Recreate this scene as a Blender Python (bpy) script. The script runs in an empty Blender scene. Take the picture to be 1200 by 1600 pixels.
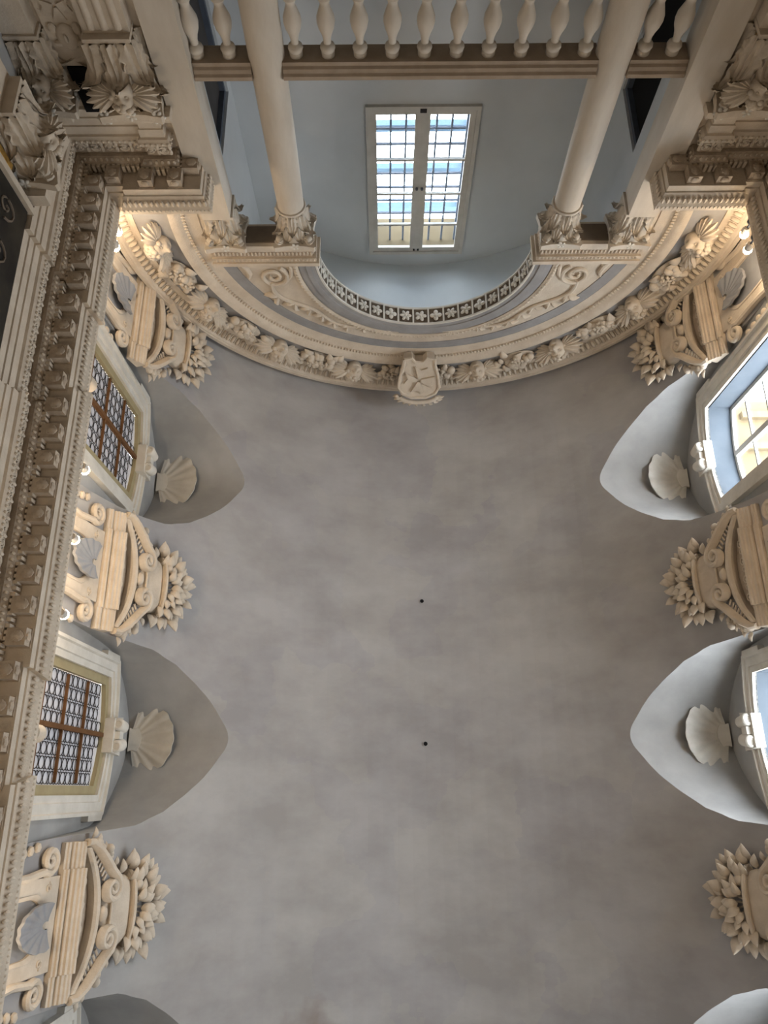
import bpy, math, random
from mathutils import Matrix, Vector
random.seed(7)
PI = math.pi
sc = bpy.context.scene
col = sc.collection
R_ = math.radians

# ------------------------------------------------------------------ camera
cam_d = bpy.data.cameras.new('camera')
cam = bpy.data.objects.new('camera', cam_d); col.objects.link(cam)
cam.location = (-0.586, 0.0, 1.6)
cam.rotation_euler = (R_(200.572), R_(-0.113), R_(0.418))
cam_d.sensor_fit = 'VERTICAL'; cam_d.sensor_height = 24.0
cam_d.lens = 1165.0 * 24.0 / 1600.0
cam_d.clip_start = 0.05; cam_d.clip_end = 200
sc.camera = cam

# ------------------------------------------------------------------ sky and exposure
world = bpy.data.worlds.new('sky'); sc.world = world; world.use_nodes = True
wn = world.node_tree.nodes; wl = world.node_tree.links
bg = wn['Background']; bg.inputs['Color'].default_value = (0.93, 0.965, 1.0, 1); bg.inputs['Strength'].default_value = 19.5
sc.view_settings.view_transform = 'Standard'; sc.view_settings.look = 'None'
sc.view_settings.gamma = 1.0; sc.view_settings.use_curve_mapping = False
sc.view_settings.exposure = 0.0
sc.cycles.use_denoising = True
sc.cycles.max_bounces = 8; sc.cycles.diffuse_bounces = 4; sc.cycles.glossy_bounces = 2
sc.cycles.use_adaptive_sampling = True; sc.cycles.adaptive_threshold = 0.05
sc.cycles.sample_clamp_indirect = 8.0

# ------------------------------------------------------------------ constants of the place
R, ZS, YW = 4.0, 8.94, -6.43        # vault radius, springing height, end of the vault
YBACK = 9.6
BAYS = [-4.36, -0.67, 3.02, 6.71]
PIERS = [-5.98, -2.46, 1.18, 4.86]
TIPZ = 11.92

# daylight comes in through the window openings only: sky portals fill them
def portal(loc, rot, sx, sy):
    d = bpy.data.lights.new('sky_portal', 'AREA'); d.shape = 'RECTANGLE'; d.size = sx; d.size_y = sy
    d.cycles.is_portal = True
    o = bpy.data.objects.new('sky_portal', d); col.objects.link(o); o.location = loc; o.rotation_euler = rot
for c in BAYS:
    portal((4.40, c, 9.85), (0, R_(90), 0), 2.6, 1.5)
portal((0, -8.95, 10.6), (R_(90), 0, 0), 1.6, 3.0)

# ------------------------------------------------------------------ materials
def mat(name, c1, c2=None, scale=3.0, rough=0.85, bump=0.0, bscale=30.0, stretch=(1, 1, 1), metal=0.0, spec=0.25, detail=6.0):
    m = bpy.data.materials.new(name); m.use_nodes = True
    nt = m.node_tree; n = nt.nodes; l = nt.links
    b = n['Principled BSDF']; b.inputs['Roughness'].default_value = rough; b.inputs['Metallic'].default_value = metal
    b.inputs['Specular IOR Level'].default_value = spec
    tc = n.new('ShaderNodeNewGeometry')
    mp = n.new('ShaderNodeMapping'); mp.inputs['Scale'].default_value = stretch
    l.new(tc.outputs['Position'], mp.inputs['Vector'])
    if c2 is None: c2 = tuple(x * 0.85 for x in c1)
    nz = n.new('ShaderNodeTexNoise'); nz.inputs['Scale'].default_value = scale; nz.inputs['Detail'].default_value = detail
    nz.inputs['Roughness'].default_value = 0.6
    l.new(mp.outputs['Vector'], nz.inputs['Vector'])
    rp = n.new('ShaderNodeValToRGB'); e = rp.color_ramp.elements
    e[0].position = 0.36; e[0].color = (*c2, 1); e[1].position = 0.66; e[1].color = (*c1, 1)
    l.new(nz.outputs['Fac'], rp.inputs['Fac']); l.new(rp.outputs['Color'], b.inputs['Base Color'])
    if bump:
        bz = n.new('ShaderNodeTexNoise'); bz.inputs['Scale'].default_value = bscale; bz.inputs['Detail'].default_value = 4
        l.new(mp.outputs['Vector'], bz.inputs['Vector'])
        bp = n.new('ShaderNodeBump'); bp.inputs['Strength'].default_value = bump; bp.inputs['Distance'].default_value = 0.02
        l.new(bz.outputs['Fac'], bp.inputs['Height']); l.new(bp.outputs['Normal'], b.inputs['Normal'])
    return m

def vault_mat():
    m = mat('vault_plaster', (0.43, 0.425, 0.42), (0.335, 0.325, 0.32), scale=1.1, rough=0.9, bump=0.08, bscale=9, stretch=(0.8, 1.3, 0.8), spec=0.15)
    nt = m.node_tree; n = nt.nodes; l = nt.links
    b = n['Principled BSDF']; rp = [x for x in n if x.type == 'VALTORGB'][0]
    g = [x for x in n if x.type == 'NEW_GEOMETRY'][0]
    # squarish brushed patches of slightly different wash, warm and cool
    v = n.new('ShaderNodeTexVoronoi'); v.distance = 'CHEBYCHEV'; v.inputs['Scale'].default_value = 1.5
    nz = n.new('ShaderNodeTexNoise'); nz.inputs['Scale'].default_value = 2.5; nz.inputs['Detail'].default_value = 5
    mx = n.new('ShaderNodeMix'); mx.data_type = 'VECTOR'; mx.inputs['Factor'].default_value = 0.35
    l.new(g.outputs['Position'], nz.inputs['Vector'])
    l.new(g.outputs['Position'], mx.inputs[4]); l.new(nz.outputs['Color'], mx.inputs[5]); l.new(mx.outputs[1], v.inputs['Vector'])
    r2 = n.new('ShaderNodeValToRGB'); e = r2.color_ramp.elements
    e[0].color = (0.92, 0.91, 0.955, 1); e[1].color = (1.05, 1.035, 1.0, 1)
    sep = n.new('ShaderNodeSeparateColor'); l.new(v.outputs['Color'], sep.inputs['Color']); l.new(sep.outputs['Red'], r2.inputs['Fac'])
    mul = n.new('ShaderNodeMix'); mul.data_type = 'RGBA'; mul.blend_type = 'MULTIPLY'; mul.inputs['Factor'].default_value = 0.55
    l.new(rp.outputs['Color'], mul.inputs[6]); l.new(r2.outputs['Color'], mul.inputs[7])
    # damp reddish stain on the crown above the third bay
    d = n.new('ShaderNodeVectorMath'); d.operation = 'DISTANCE'; d.inputs[1].default_value = (-1.55, 2.98, 12.63)
    l.new(g.outputs['Position'], d.inputs[0])
    ad = n.new('ShaderNodeMath'); ad.operation = 'MULTIPLY_ADD'; ad.inputs[1].default_value = 0.9; l.new(nz.outputs['Fac'], ad.inputs[0]); l.new(d.outputs['Value'], ad.inputs[2])
    mr = n.new('ShaderNodeMapRange'); mr.inputs[1].default_value = 0.55; mr.inputs[2].default_value = 0.95; mr.inputs[3].default_value = 0.75; mr.inputs[4].default_value = 0
    l.new(ad.outputs[0], mr.inputs[0])
    st = n.new('ShaderNodeMix'); st.data_type = 'RGBA'; st.inputs[7].default_value = (0.2, 0.15, 0.13, 1)
    l.new(mr.outputs[0], st.inputs[0]); l.new(mul.outputs[2], st.inputs[6])
    l.new(st.outputs[2], b.inputs['Base Color'])
    return m

MT = {}
MT['vault'] = vault_mat()
MT['web'] = mat('web_plaster', (0.415, 0.415, 0.41), (0.335, 0.335, 0.33), scale=1.6, rough=0.9, bump=0.06, bscale=10, spec=0.15)
MT['stone'] = mat('cream_stucco', (0.66, 0.58, 0.48), (0.56, 0.48, 0.385), scale=4, bump=0.25, bscale=45)
MT['stone_rich'] = mat('carved_stone', (0.54, 0.455, 0.36), (0.40, 0.325, 0.25), scale=7, bump=0.3, bscale=60)
MT['column'] = mat('column_stone', (0.64, 0.58, 0.50), (0.56, 0.50, 0.42), scale=5, rough=0.6, bump=0.08, bscale=25, stretch=(1, 1, 0.3))
MT['white'] = mat('white_stucco', (0.70, 0.67, 0.61), (0.60, 0.57, 0.51), scale=4, bump=0.1, bscale=30)
MT['grey'] = mat('grey_ground', (0.34, 0.335, 0.335), (0.28, 0.275, 0.275), scale=4)
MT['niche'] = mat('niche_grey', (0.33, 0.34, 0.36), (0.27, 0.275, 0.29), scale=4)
MT['loft'] = mat('loft_plaster', (0.61, 0.635, 0.655), (0.56, 0.585, 0.605), scale=0.9, rough=0.9, bump=0.04, bscale=8)
MT['tan'] = mat('tan_frame', (0.40, 0.34, 0.20), (0.35, 0.29, 0.17), scale=5)
MT['brown'] = mat('brown_bar', (0.17, 0.085, 0.035), (0.13, 0.06, 0.025), scale=8)
MT['lead'] = mat('dark_lead', (0.03, 0.025, 0.025), None, scale=8, rough=0.6)
MT['obscure'] = mat('obscured_glass', (0.80, 0.80, 0.85), (0.72, 0.72, 0.77), scale=6, rough=0.25, spec=0.5)
MT['sash'] = mat('sash_paint', (0.62, 0.60, 0.56), (0.54, 0.52, 0.48), scale=5, rough=0.5)
MT['iron'] = mat('grille_iron', (0.11, 0.13, 0.17), None, scale=8, rough=0.6)
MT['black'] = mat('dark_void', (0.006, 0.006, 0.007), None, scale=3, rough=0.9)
MT['floor'] = mat('floor_marble', (0.55, 0.50, 0.44), (0.45, 0.41, 0.36), scale=1.5, rough=0.4)
MT['wall'] = mat('lower_wall', (0.50, 0.44, 0.37), (0.43, 0.37, 0.30), scale=1.5)
MT['beam'] = mat('blue_beam', (0.05, 0.085, 0.12), (0.045, 0.075, 0.105), scale=4)
MT['ext'] = mat('exterior_cream_darkened', (0.15, 0.115, 0.065), (0.12, 0.09, 0.05), scale=2)  # cream darkened in the base colour to offset strong outdoor light
MT['extw'] = mat('exterior_reveal', (0.06, 0.10, 0.16), (0.05, 0.085, 0.14), scale=2)  # also darkened so the sky does not burn it out
MT['reveal_dimmed'] = mat('reveal_tone_darkened', (0.105, 0.125, 0.15), (0.09, 0.11, 0.135), scale=3)  # bright-side reveals: base colour darkened to offset the window glare
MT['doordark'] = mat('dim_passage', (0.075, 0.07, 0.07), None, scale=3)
MT['rail'] = mat('rail_stone', (0.40, 0.32, 0.245), (0.33, 0.26, 0.195), scale=5, bump=0.1)
MT['loftceil'] = mat('loft_ceiling_lightened', (0.70, 0.745, 0.775), (0.65, 0.695, 0.725), scale=1.2, rough=0.9)  # paler than the loft walls to stand in for bounced window light
MT['gold'] = mat('gilding', (0.75, 0.5, 0.15), (0.5, 0.3, 0.08), scale=20, rough=0.4, metal=0.8)
MT['canvas'] = mat('dark_canvas', (0.045, 0.04, 0.03), (0.006, 0.006, 0.007), scale=2.2, rough=0.5)
MT['dark_brown'] = mat('brown_recess', (0.2, 0.16, 0.125), (0.16, 0.13, 0.1), scale=4)  # even dark brown for soffit grounds and scrolls

def glass_mat():
    m = bpy.data.materials.new('clear_glass'); m.use_nodes = True
    nt = m.node_tree; n = nt.nodes; l = nt.links
    n.remove(n['Principled BSDF'])
    t = n.new('ShaderNodeBsdfTransparent'); t.inputs['Color'].default_value = (0.93, 0.96, 0.98, 1)
    g = n.new('ShaderNodeBsdfGlossy'); g.inputs['Roughness'].default_value = 0.08
    mx = n.new('ShaderNodeMixShader'); mx.inputs[0].default_value = 0.05
    l.new(t.outputs[0], mx.inputs[1]); l.new(g.outputs[0], mx.inputs[2]); l.new(mx.outputs[0], n['Material Output'].inputs['Surface'])
    return m
MT['glass'] = glass_mat()
def glow_mat(name, c, s):
    m = bpy.data.materials.new(name); m.use_nodes = True
    b = m.node_tree.nodes['Principled BSDF']
    b.inputs['Emission Color'].default_value = (*c, 1); b.inputs['Emission Strength'].default_value = s
    return m
MT['bulb'] = glow_mat('warm_bulb', (1.0, 0.72, 0.42), 60.0)

# ------------------------------------------------------------------ object helpers
W = {}          # world matrix of every object built here
def base_of(o): return W[o.name] if o is not None else Matrix()
def link(name, data, parent=None, Mw=None):
    o = bpy.data.objects.new(name, data); col.objects.link(o)
    Mw = Mw if Mw is not None else base_of(parent)
    if parent is not None:
        o.parent = parent; o.matrix_basis = base_of(parent).inverted() @ Mw
    else: o.matrix_basis = Mw
    W[o.name] = Mw.copy()
    return o
def tag(o, label=None, cat=None, group=None, kind=None):
    if label: o['label'] = label
    if cat: o['category'] = cat
    if group: o['group'] = group
    if kind: o['kind'] = kind
    return o
def thing(name, loc, label=None, cat=None, group=None, kind=None):
    o = link(name, None, None, Matrix.Translation(loc)); o.empty_display_size = 0.2
    return tag(o, label, cat, group, kind)
def copy_tree(o, Mw=None, parent=None):
    c = o.copy(); col.objects.link(c); c.parent = parent
    if parent is None: c.matrix_basis = Mw
    else: c.matrix_basis = o.matrix_basis
    W[c.name] = (base_of(parent) @ c.matrix_basis)
    for ch in o.children: copy_tree(ch, None, c)
    return c

class MB:
    def __init__(s): s.v = []; s.f = []
    def add(s, vs, fs):
        n = len(s.v); s.v += [tuple(p) for p in vs]; s.f += [tuple(i + n for i in q) for q in fs]; return s
    def box(s, c, d, M=None):
        x, y, z = c; a, b, e = d[0] / 2, d[1] / 2, d[2] / 2
        P = [Vector((i * a, j * b, k * e)) for k in (-1, 1) for j in (-1, 1) for i in (-1, 1)]
        if M is not None: P = [M @ p for p in P]
        P = [p + Vector((x, y, z)) for p in P]
        return s.add(P, [(0, 2, 3, 1), (4, 5, 7, 6), (0, 1, 5, 4), (2, 6, 7, 3), (0, 4, 6, 2), (1, 3, 7, 5)])
    def grid(s, rows, cu=False, cv=False):
        m, n = len(rows), len(rows[0]); P = [p for r in rows for p in r]; F = []
        for i in range(m if cu else m - 1):
            for j in range(n if cv else n - 1):
                a, b = i, (i + 1) % m; c, d = j, (j + 1) % n
                F.append((a * n + c, a * n + d, b * n + d, b * n + c))
        return s.add(P, F)
    def loft(s, rows, caps=True):          # closed profile rows
        n0 = len(s.v); s.grid(rows, False, True)
        if caps:
            k = len(rows[0]); s.f.append(tuple(n0 + i for i in range(k))); e = n0 + k * (len(rows) - 1); s.f.append(tuple(e + i for i in reversed(range(k))))
        return s
    def lathe(s, prof, n=20, M=Matrix(), a0=0, a1=2 * PI):
        full = abs(a1 - a0 - 2 * PI) < 1e-6
        rows = []
        for i in range(n if full else n + 1):
            a = a0 + (a1 - a0) * i / n
            rows.append([M @ Vector((r * math.cos(a), r * math.sin(a), z)) for r, z in prof])
        return s.grid(rows, full, False)
    def ball(s, c, r, nu=10, nv=7, M=None, fn=None):
        rows = []
        for i in range(nv + 1):
            t = PI * i / nv; row = []
            for j in range(nu):
                a = 2 * PI * j / nu
                p = Vector((r[0] * math.sin(t) * math.cos(a), r[1] * math.sin(t) * math.sin(a), r[2] * math.cos(t)))
                if fn: p = fn(p)
                if M is not None: p = M @ p
                row.append(p + Vector(c))
            rows.append(row)
        return s.grid(rows, False, True)
    def tube(s, pts, rad, n=8, flat=1.0, up=Vector((0, 0, 1)), caps=True):
        pts = [Vector(p) for p in pts]; rows = []; k = len(pts)
        for i, p in enumerate(pts):
            t = (pts[min(i + 1, k - 1)] - pts[max(i - 1, 0)]).normalized()
            b = t.cross(up)
            b = b.normalized() if b.length > 1e-4 else t.orthogonal().normalized()
            u = b.cross(t).normalized(); r = rad(i / (k - 1)) if callable(rad) else rad
            rows.append([p + b * (r * math.cos(2 * PI * j / n)) + u * (r * flat * math.sin(2 * PI * j / n)) for j in range(n)])
        return s.loft(rows, caps)
    def prism(s, poly, w0, w1, fn):        # poly in (u, v), extruded along w, placed by fn
        n = len(poly); n0 = len(s.v)
        s.add([fn(u, v, w0) for u, v in poly] + [fn(u, v, w1) for u, v in poly], [])
        for i in range(n):
            j = (i + 1) % n; s.f.append((n0 + i, n0 + j, n0 + n + j, n0 + n + i))
        s.f.append(tuple(n0 + i for i in reversed(range(n)))); s.f.append(tuple(n0 + n + i for i in range(n)))
        return s
    def mesh(s, name, m, smooth=True, ang=35):
        me = bpy.data.meshes.new(name); me.from_pydata(s.v, [], s.f); me.validate()
        if m is not None: me.materials.append(MT[m] if isinstance(m, str) else m)
        if smooth:
            me.polygons.foreach_set('use_smooth', [True] * len(me.polygons)); me.set_sharp_from_angle(angle=R_(ang))
        return me
    def build(s, name, m, parent=None, smooth=True, ang=35, Mw=None):     # vertices given in world coordinates
        Mw = Mw if Mw is not None else base_of(parent); inv = Mw.inverted()
        if Mw != Matrix(): s.v = [tuple(inv @ Vector(p)) for p in s.v]
        return link(name, s.mesh(name, m, smooth, ang), parent, Mw)

def interp(T, x):
    if x <= T[0][0]: return T[0][1]
    for (a, b), (c, d) in zip(T, T[1:]):
        if x <= c: return b + (d - b) * (x - a) / (c - a)
    return T[-1][1]

# ================================================================== SETTING
HT = [(8.94, 1.12), (9.8, 1.08), (10.5, 1.05), (10.95, 1.01), (11.07, 0.95), (11.25, 0.88), (11.5, 0.685), (11.67, 0.51), (11.76, 0.38), (11.875, 0.17)]
def hz(z):
    if z >= 11.875: return 0.17 * math.sqrt(max(0, (TIPZ - z) / 0.045))
    return interp(HT, z)
HI = [(0, TIPZ)] + [(hz(z), z) for z in [TIPZ - 0.045 * t * t for t in (0.2, 0.4, 0.6, 0.8)]] + [(h, z) for z, h in reversed(HT)]
def zt(y): return interp(HI, abs(y))

def rows_theta():
    tt = math.acos((TIPZ - ZS) / R)
    A = [tt * i / 14 for i in range(14)]
    zs = [TIPZ - (TIPZ - ZS) * (i / 36) ** 2 for i in range(37)]
    return A + [math.acos(min(1, (z - ZS) / R)) for z in zs]
TH = rows_theta()
def intervals(z):
    if z > TIPZ - 1e-9: hs = 0
    else: hs = hz(z)
    xs = [YW - 0.2]
    for c in BAYS: xs += [c - hs, c + hs]
    xs.append(YBACK)
    return [(xs[i], xs[i + 1]) for i in range(0, len(xs), 2)]
mb = MB()
for s in (-1, 1):
    for a, b in zip(TH, TH[1:]):
        za, zb = ZS + R * math.cos(a), ZS + R * math.cos(b)
        for (p0, p1), (q0, q1) in zip(intervals(za), intervals(zb)):
            xa, xb = s * R * math.sin(a), s * R * math.sin(b)
            mb.add([(xa, p0, za), (xa, p1, za), (xb, q1, zb), (xb, q0, zb)], [(0, 1, 2, 3)])
ceiling = mb.build('ceiling', 'vault', smooth=True, ang=60); tag(ceiling, 'grey plastered barrel vault with mottled brush marks', kind='structure')
for c in BAYS:
    for s in (-1, 1):
        L = []; Rr = []
        for i in range(37):
            t = i / 36; z = TIPZ - (TIPZ - ZS) * t * t
            h = hz(z); x = s * math.sqrt(max(0, R * R - (z - ZS) ** 2))
            L.append((x, h, z))
        rows = []
        ring = [(x, -h, z) for x, h, z in reversed(L)] + [(x, h, z) for x, h, z in L[1:]]
        mb = MB()
        rows = []
        for k in range(6):
            f = k / 5
            rows.append([(x + (s * 4.0 - x) * f, c + yy, z + 0.05 * math.sin(f * PI / 2) * max(0, 1 - abs(yy))) for x, yy, z in ring])
        mb.grid(rows)
        mb.build('lunette', 'web', ceiling, ang=50)

# side walls: full height below the springing, lunette heads above it, openings for the windows
OW = 0.68
def win_top(y): return 10.95 + 0.13 * (1 - (y / OW) ** 2)
def side_wall(s):
    mb = MB(); x = s * 4.0
    ys = [YW - 0.5]
    mb_y = []
    prev = YW - 0.5
    for c in BAYS:
        mb.add([(x, prev, 0), (x, c - OW, 0), (x, c - OW, ZS), (x, prev, ZS)], [(0, 1, 2, 3)])
        mb.add([(x, c - OW, 0), (x, c + OW, 0), (x, c + OW, 8.6), (x, c - OW, 8.6)], [(0, 1, 2, 3)])
        prev = c + OW
        N = 60; P = [-1.12 + 2.24 * i / N for i in range(N + 1)] + [-OW, OW]; P.sort()
        for a, b in zip(P, P[1:]):
            if b - a < 1e-6: continue
            m = (a + b) / 2
            za, zb = (win_top(a), win_top(b)) if abs(m) < OW else (ZS, ZS)
            mb.add([(x, c + a, za), (x, c + b, zb), (x, c + b, zt(b) + 0.06), (x, c + a, zt(a) + 0.06)], [(0, 1, 2, 3)])
    mb.add([(x, prev, 0), (x, YBACK, 0), (x, YBACK, ZS), (x, prev, ZS)], [(0, 1, 2, 3)])
    return tag(mb.build('wall_left' if s < 0 else 'wall_right', 'web', smooth=False), kind='structure')
wall_l = side_wall(-1); wall_r = side_wall(1)
floor = tag(MB().add([(-4.2, YW - 3, 0), (4.2, YW - 3, 0), (4.2, YBACK, 0), (-4.2, YBACK, 0)], [(0, 1, 2, 3)]).build('floor', 'floor', smooth=False), kind='structure')
tag(MB().add([(-4.2, YBACK, 0), (4.2, YBACK, 0), (4.2, YBACK, 13.2), (-4.2, YBACK, 13.2)], [(0, 1, 2, 3)]).build('wall_back', 'wall', smooth=False), kind='structure')

# altar wall: solid sides, head pierced by the inner arch
AC, AR = 9.66, 1.48           # inner arch centre height and radius
YA = -6.6
mb = MB()
N = 64
for y in (YA, -6.9):
    rows = []
    for i in range(N + 1):
        a = PI * i / N
        rows.append([(AR * math.cos(a), y, AC + AR * math.sin(a)), (4.05 * math.cos(a), y, ZS + 4.05 * math.sin(a) if math.sin(a) > 1e-6 else AC)])
        if rows[-1][1][2] < AC: rows[-1][1] = (rows[-1][1][0], y, AC)
    mb.grid(rows)
    for s in (-1, 1):
        mb.add([(s * 2.75, y, 0), (s * 4.05, y, 0), (s * 4.05, y, AC), (s * 2.75, y, AC)], [(0, 1, 2, 3)])
    mb.add([(-2.75, y, 0), (2.75, y, 0), (2.75, y, 5.75), (-2.75, y, 5.75)], [(0, 1, 2, 3)])
for s in (-1, 1):
    mb.add([(s * 2.75, YA, 5.75), (s * 2.75, -6.9, 5.75), (s * 2.75, -6.9, AC), (s * 2.75, YA, AC)], [(0, 1, 2, 3)])
wall_a = tag(mb.build('wall_altar', 'stone', smooth=False), kind='structure')

# loft behind the arch
LX, LY = 2.55, -8.7
def lz(x): return 12.40 - 0.15 * x * x
mb = MB()
# back wall with window opening
WX, WZ0, WZ1 = 0.76, 9.13, 12.02
xs = [-LX + 2 * LX * i / 20 for i in range(21)] + [-WX, WX]; xs.sort()
for a, b in zip(xs, xs[1:]):
    if b - a < 1e-6: continue
    if abs((a + b) / 2) < WX:
        mb.add([(a, LY, 5.75), (b, LY, 5.75), (b, LY, WZ0), (a, LY, WZ0)], [(0, 1, 2, 3)])
        mb.add([(a, LY, WZ1), (b, LY, WZ1), (b, LY, lz(b) + .06), (a, LY, lz(a) + .06)], [(0, 1, 2, 3)])
    else: mb.add([(a, LY, 5.75), (b, LY, 5.75), (b, LY, lz(b) + .06), (a, LY, lz(a) + .06)], [(0, 1, 2, 3)])
tag(mb.build('wall_loft_back', 'loft', smooth=False), kind='structure')
DY0, DY1, DZ = -8.5, -7.42, 8.72
for s, nm in ((-1, 'wall_loft_left'), (1, 'wall_loft_right')):
    mb = MB(); x = s * LX
    mb.add([(x, LY, 5.75), (x, DY0, 5.75), (x, DY0, lz(x)), (x, LY, lz(x))], [(0, 1, 2, 3)])
    mb.add([(x, DY1, 5.75), (x, -6.9, 5.75), (x, -6.9, lz(x)), (x, DY1, lz(x))], [(0, 1, 2, 3)])
    mb.add([(x, DY0, DZ), (x, DY1, DZ), (x, DY1, lz(x)), (x, DY0, lz(x))], [(0, 1, 2, 3)])
    mb.add([(x, -6.9, 5.75), (s * 2.75, -6.9, 5.75), (s * 2.75, -6.9, AC + .1), (x, -6.9, lz(x))], [(0, 1, 2, 3)])
    # jambs of the dark doorway
    mb.add([(x, DY0, 5.75), (x + s * .5, DY0, 5.75), (x + s * .5, DY0, DZ), (x, DY0, DZ)], [(0, 1, 2, 3)])
    mb.add([(x, DY1, 5.75), (x + s * .5, DY1, 5.75), (x + s * .5, DY1, DZ), (x, DY1, DZ)], [(0, 1, 2, 3)])
    mb.add([(x, DY0, DZ), (x, DY1, DZ), (x + s * .5, DY1, DZ), (x + s * .5, DY0, DZ)], [(0, 1, 2, 3)])
    w = tag(mb.build(nm, 'loft', smooth=False), kind='structure')
    d = thing('door_1' if s < 0 else 'door_2', (x + s * .1, (DY0 + DY1) / 2, 5.75), 'dark doorway in the blue side wall of the loft, ' + ('near the balusters by the painting side' if s < 0 else 'beside the lamp flare side'), kind='structure')
    MB().box((x + s * .12, (DY0 + DY1) / 2, (5.75 + DZ) / 2), (.04, DY1 - DY0, DZ - 5.75)).build('passage_shade', 'doordark' if s < 0 else 'black', d, smooth=False)  # flat dark sheet, coloured to stand in for the unlit passage
    fr = MB()
    for yy in (DY0 + .03, DY1 - .03): fr.box((x + s * .07, yy, (5.75 + DZ) / 2), (.07, .06, DZ - 5.75))
    fr.box((x + s * .07, (DY0 + DY1) / 2, DZ - .03), (.07, DY1 - DY0 - .12, .06)); fr.build('door_frame', 'iron', d, smooth=False)
mb = MB(); rows = []
for i in range(25):
    x = -LX + 2 * LX * i / 24
    rows.append([(x, -6.9, lz(x)), (x, LY, lz(x))])
mb.grid(rows); tag(mb.build('ceiling_loft', 'loftceil', ang=60), kind='structure')
tag(MB().add([(-2.75, -6.6, 5.75), (2.75, -6.6, 5.75), (2.75, LY, 5.75), (-2.75, LY, 5.75)], [(0, 1, 2, 3)]).build('floor_loft', 'white', smooth=False), kind='structure')

# ------------------------------------------------------------------ windows
ring = MB()
ring.lathe([(0.0595, -0.003), (0.067, -0.003), (0.067, 0.003), (0.0595, 0.003), (0.0595, -0.003)], 16)
for k in range(4):
    a = PI / 4 + k * PI / 2
    ring.box((0.080 * math.cos(a), 0.080 * math.sin(a), 0), (0.026, 0.005, 0.006), Matrix.Rotation(a, 4, 'Z').to_3x3().to_4x4())
ring_me = ring.mesh('roundel', 'lead')

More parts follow.
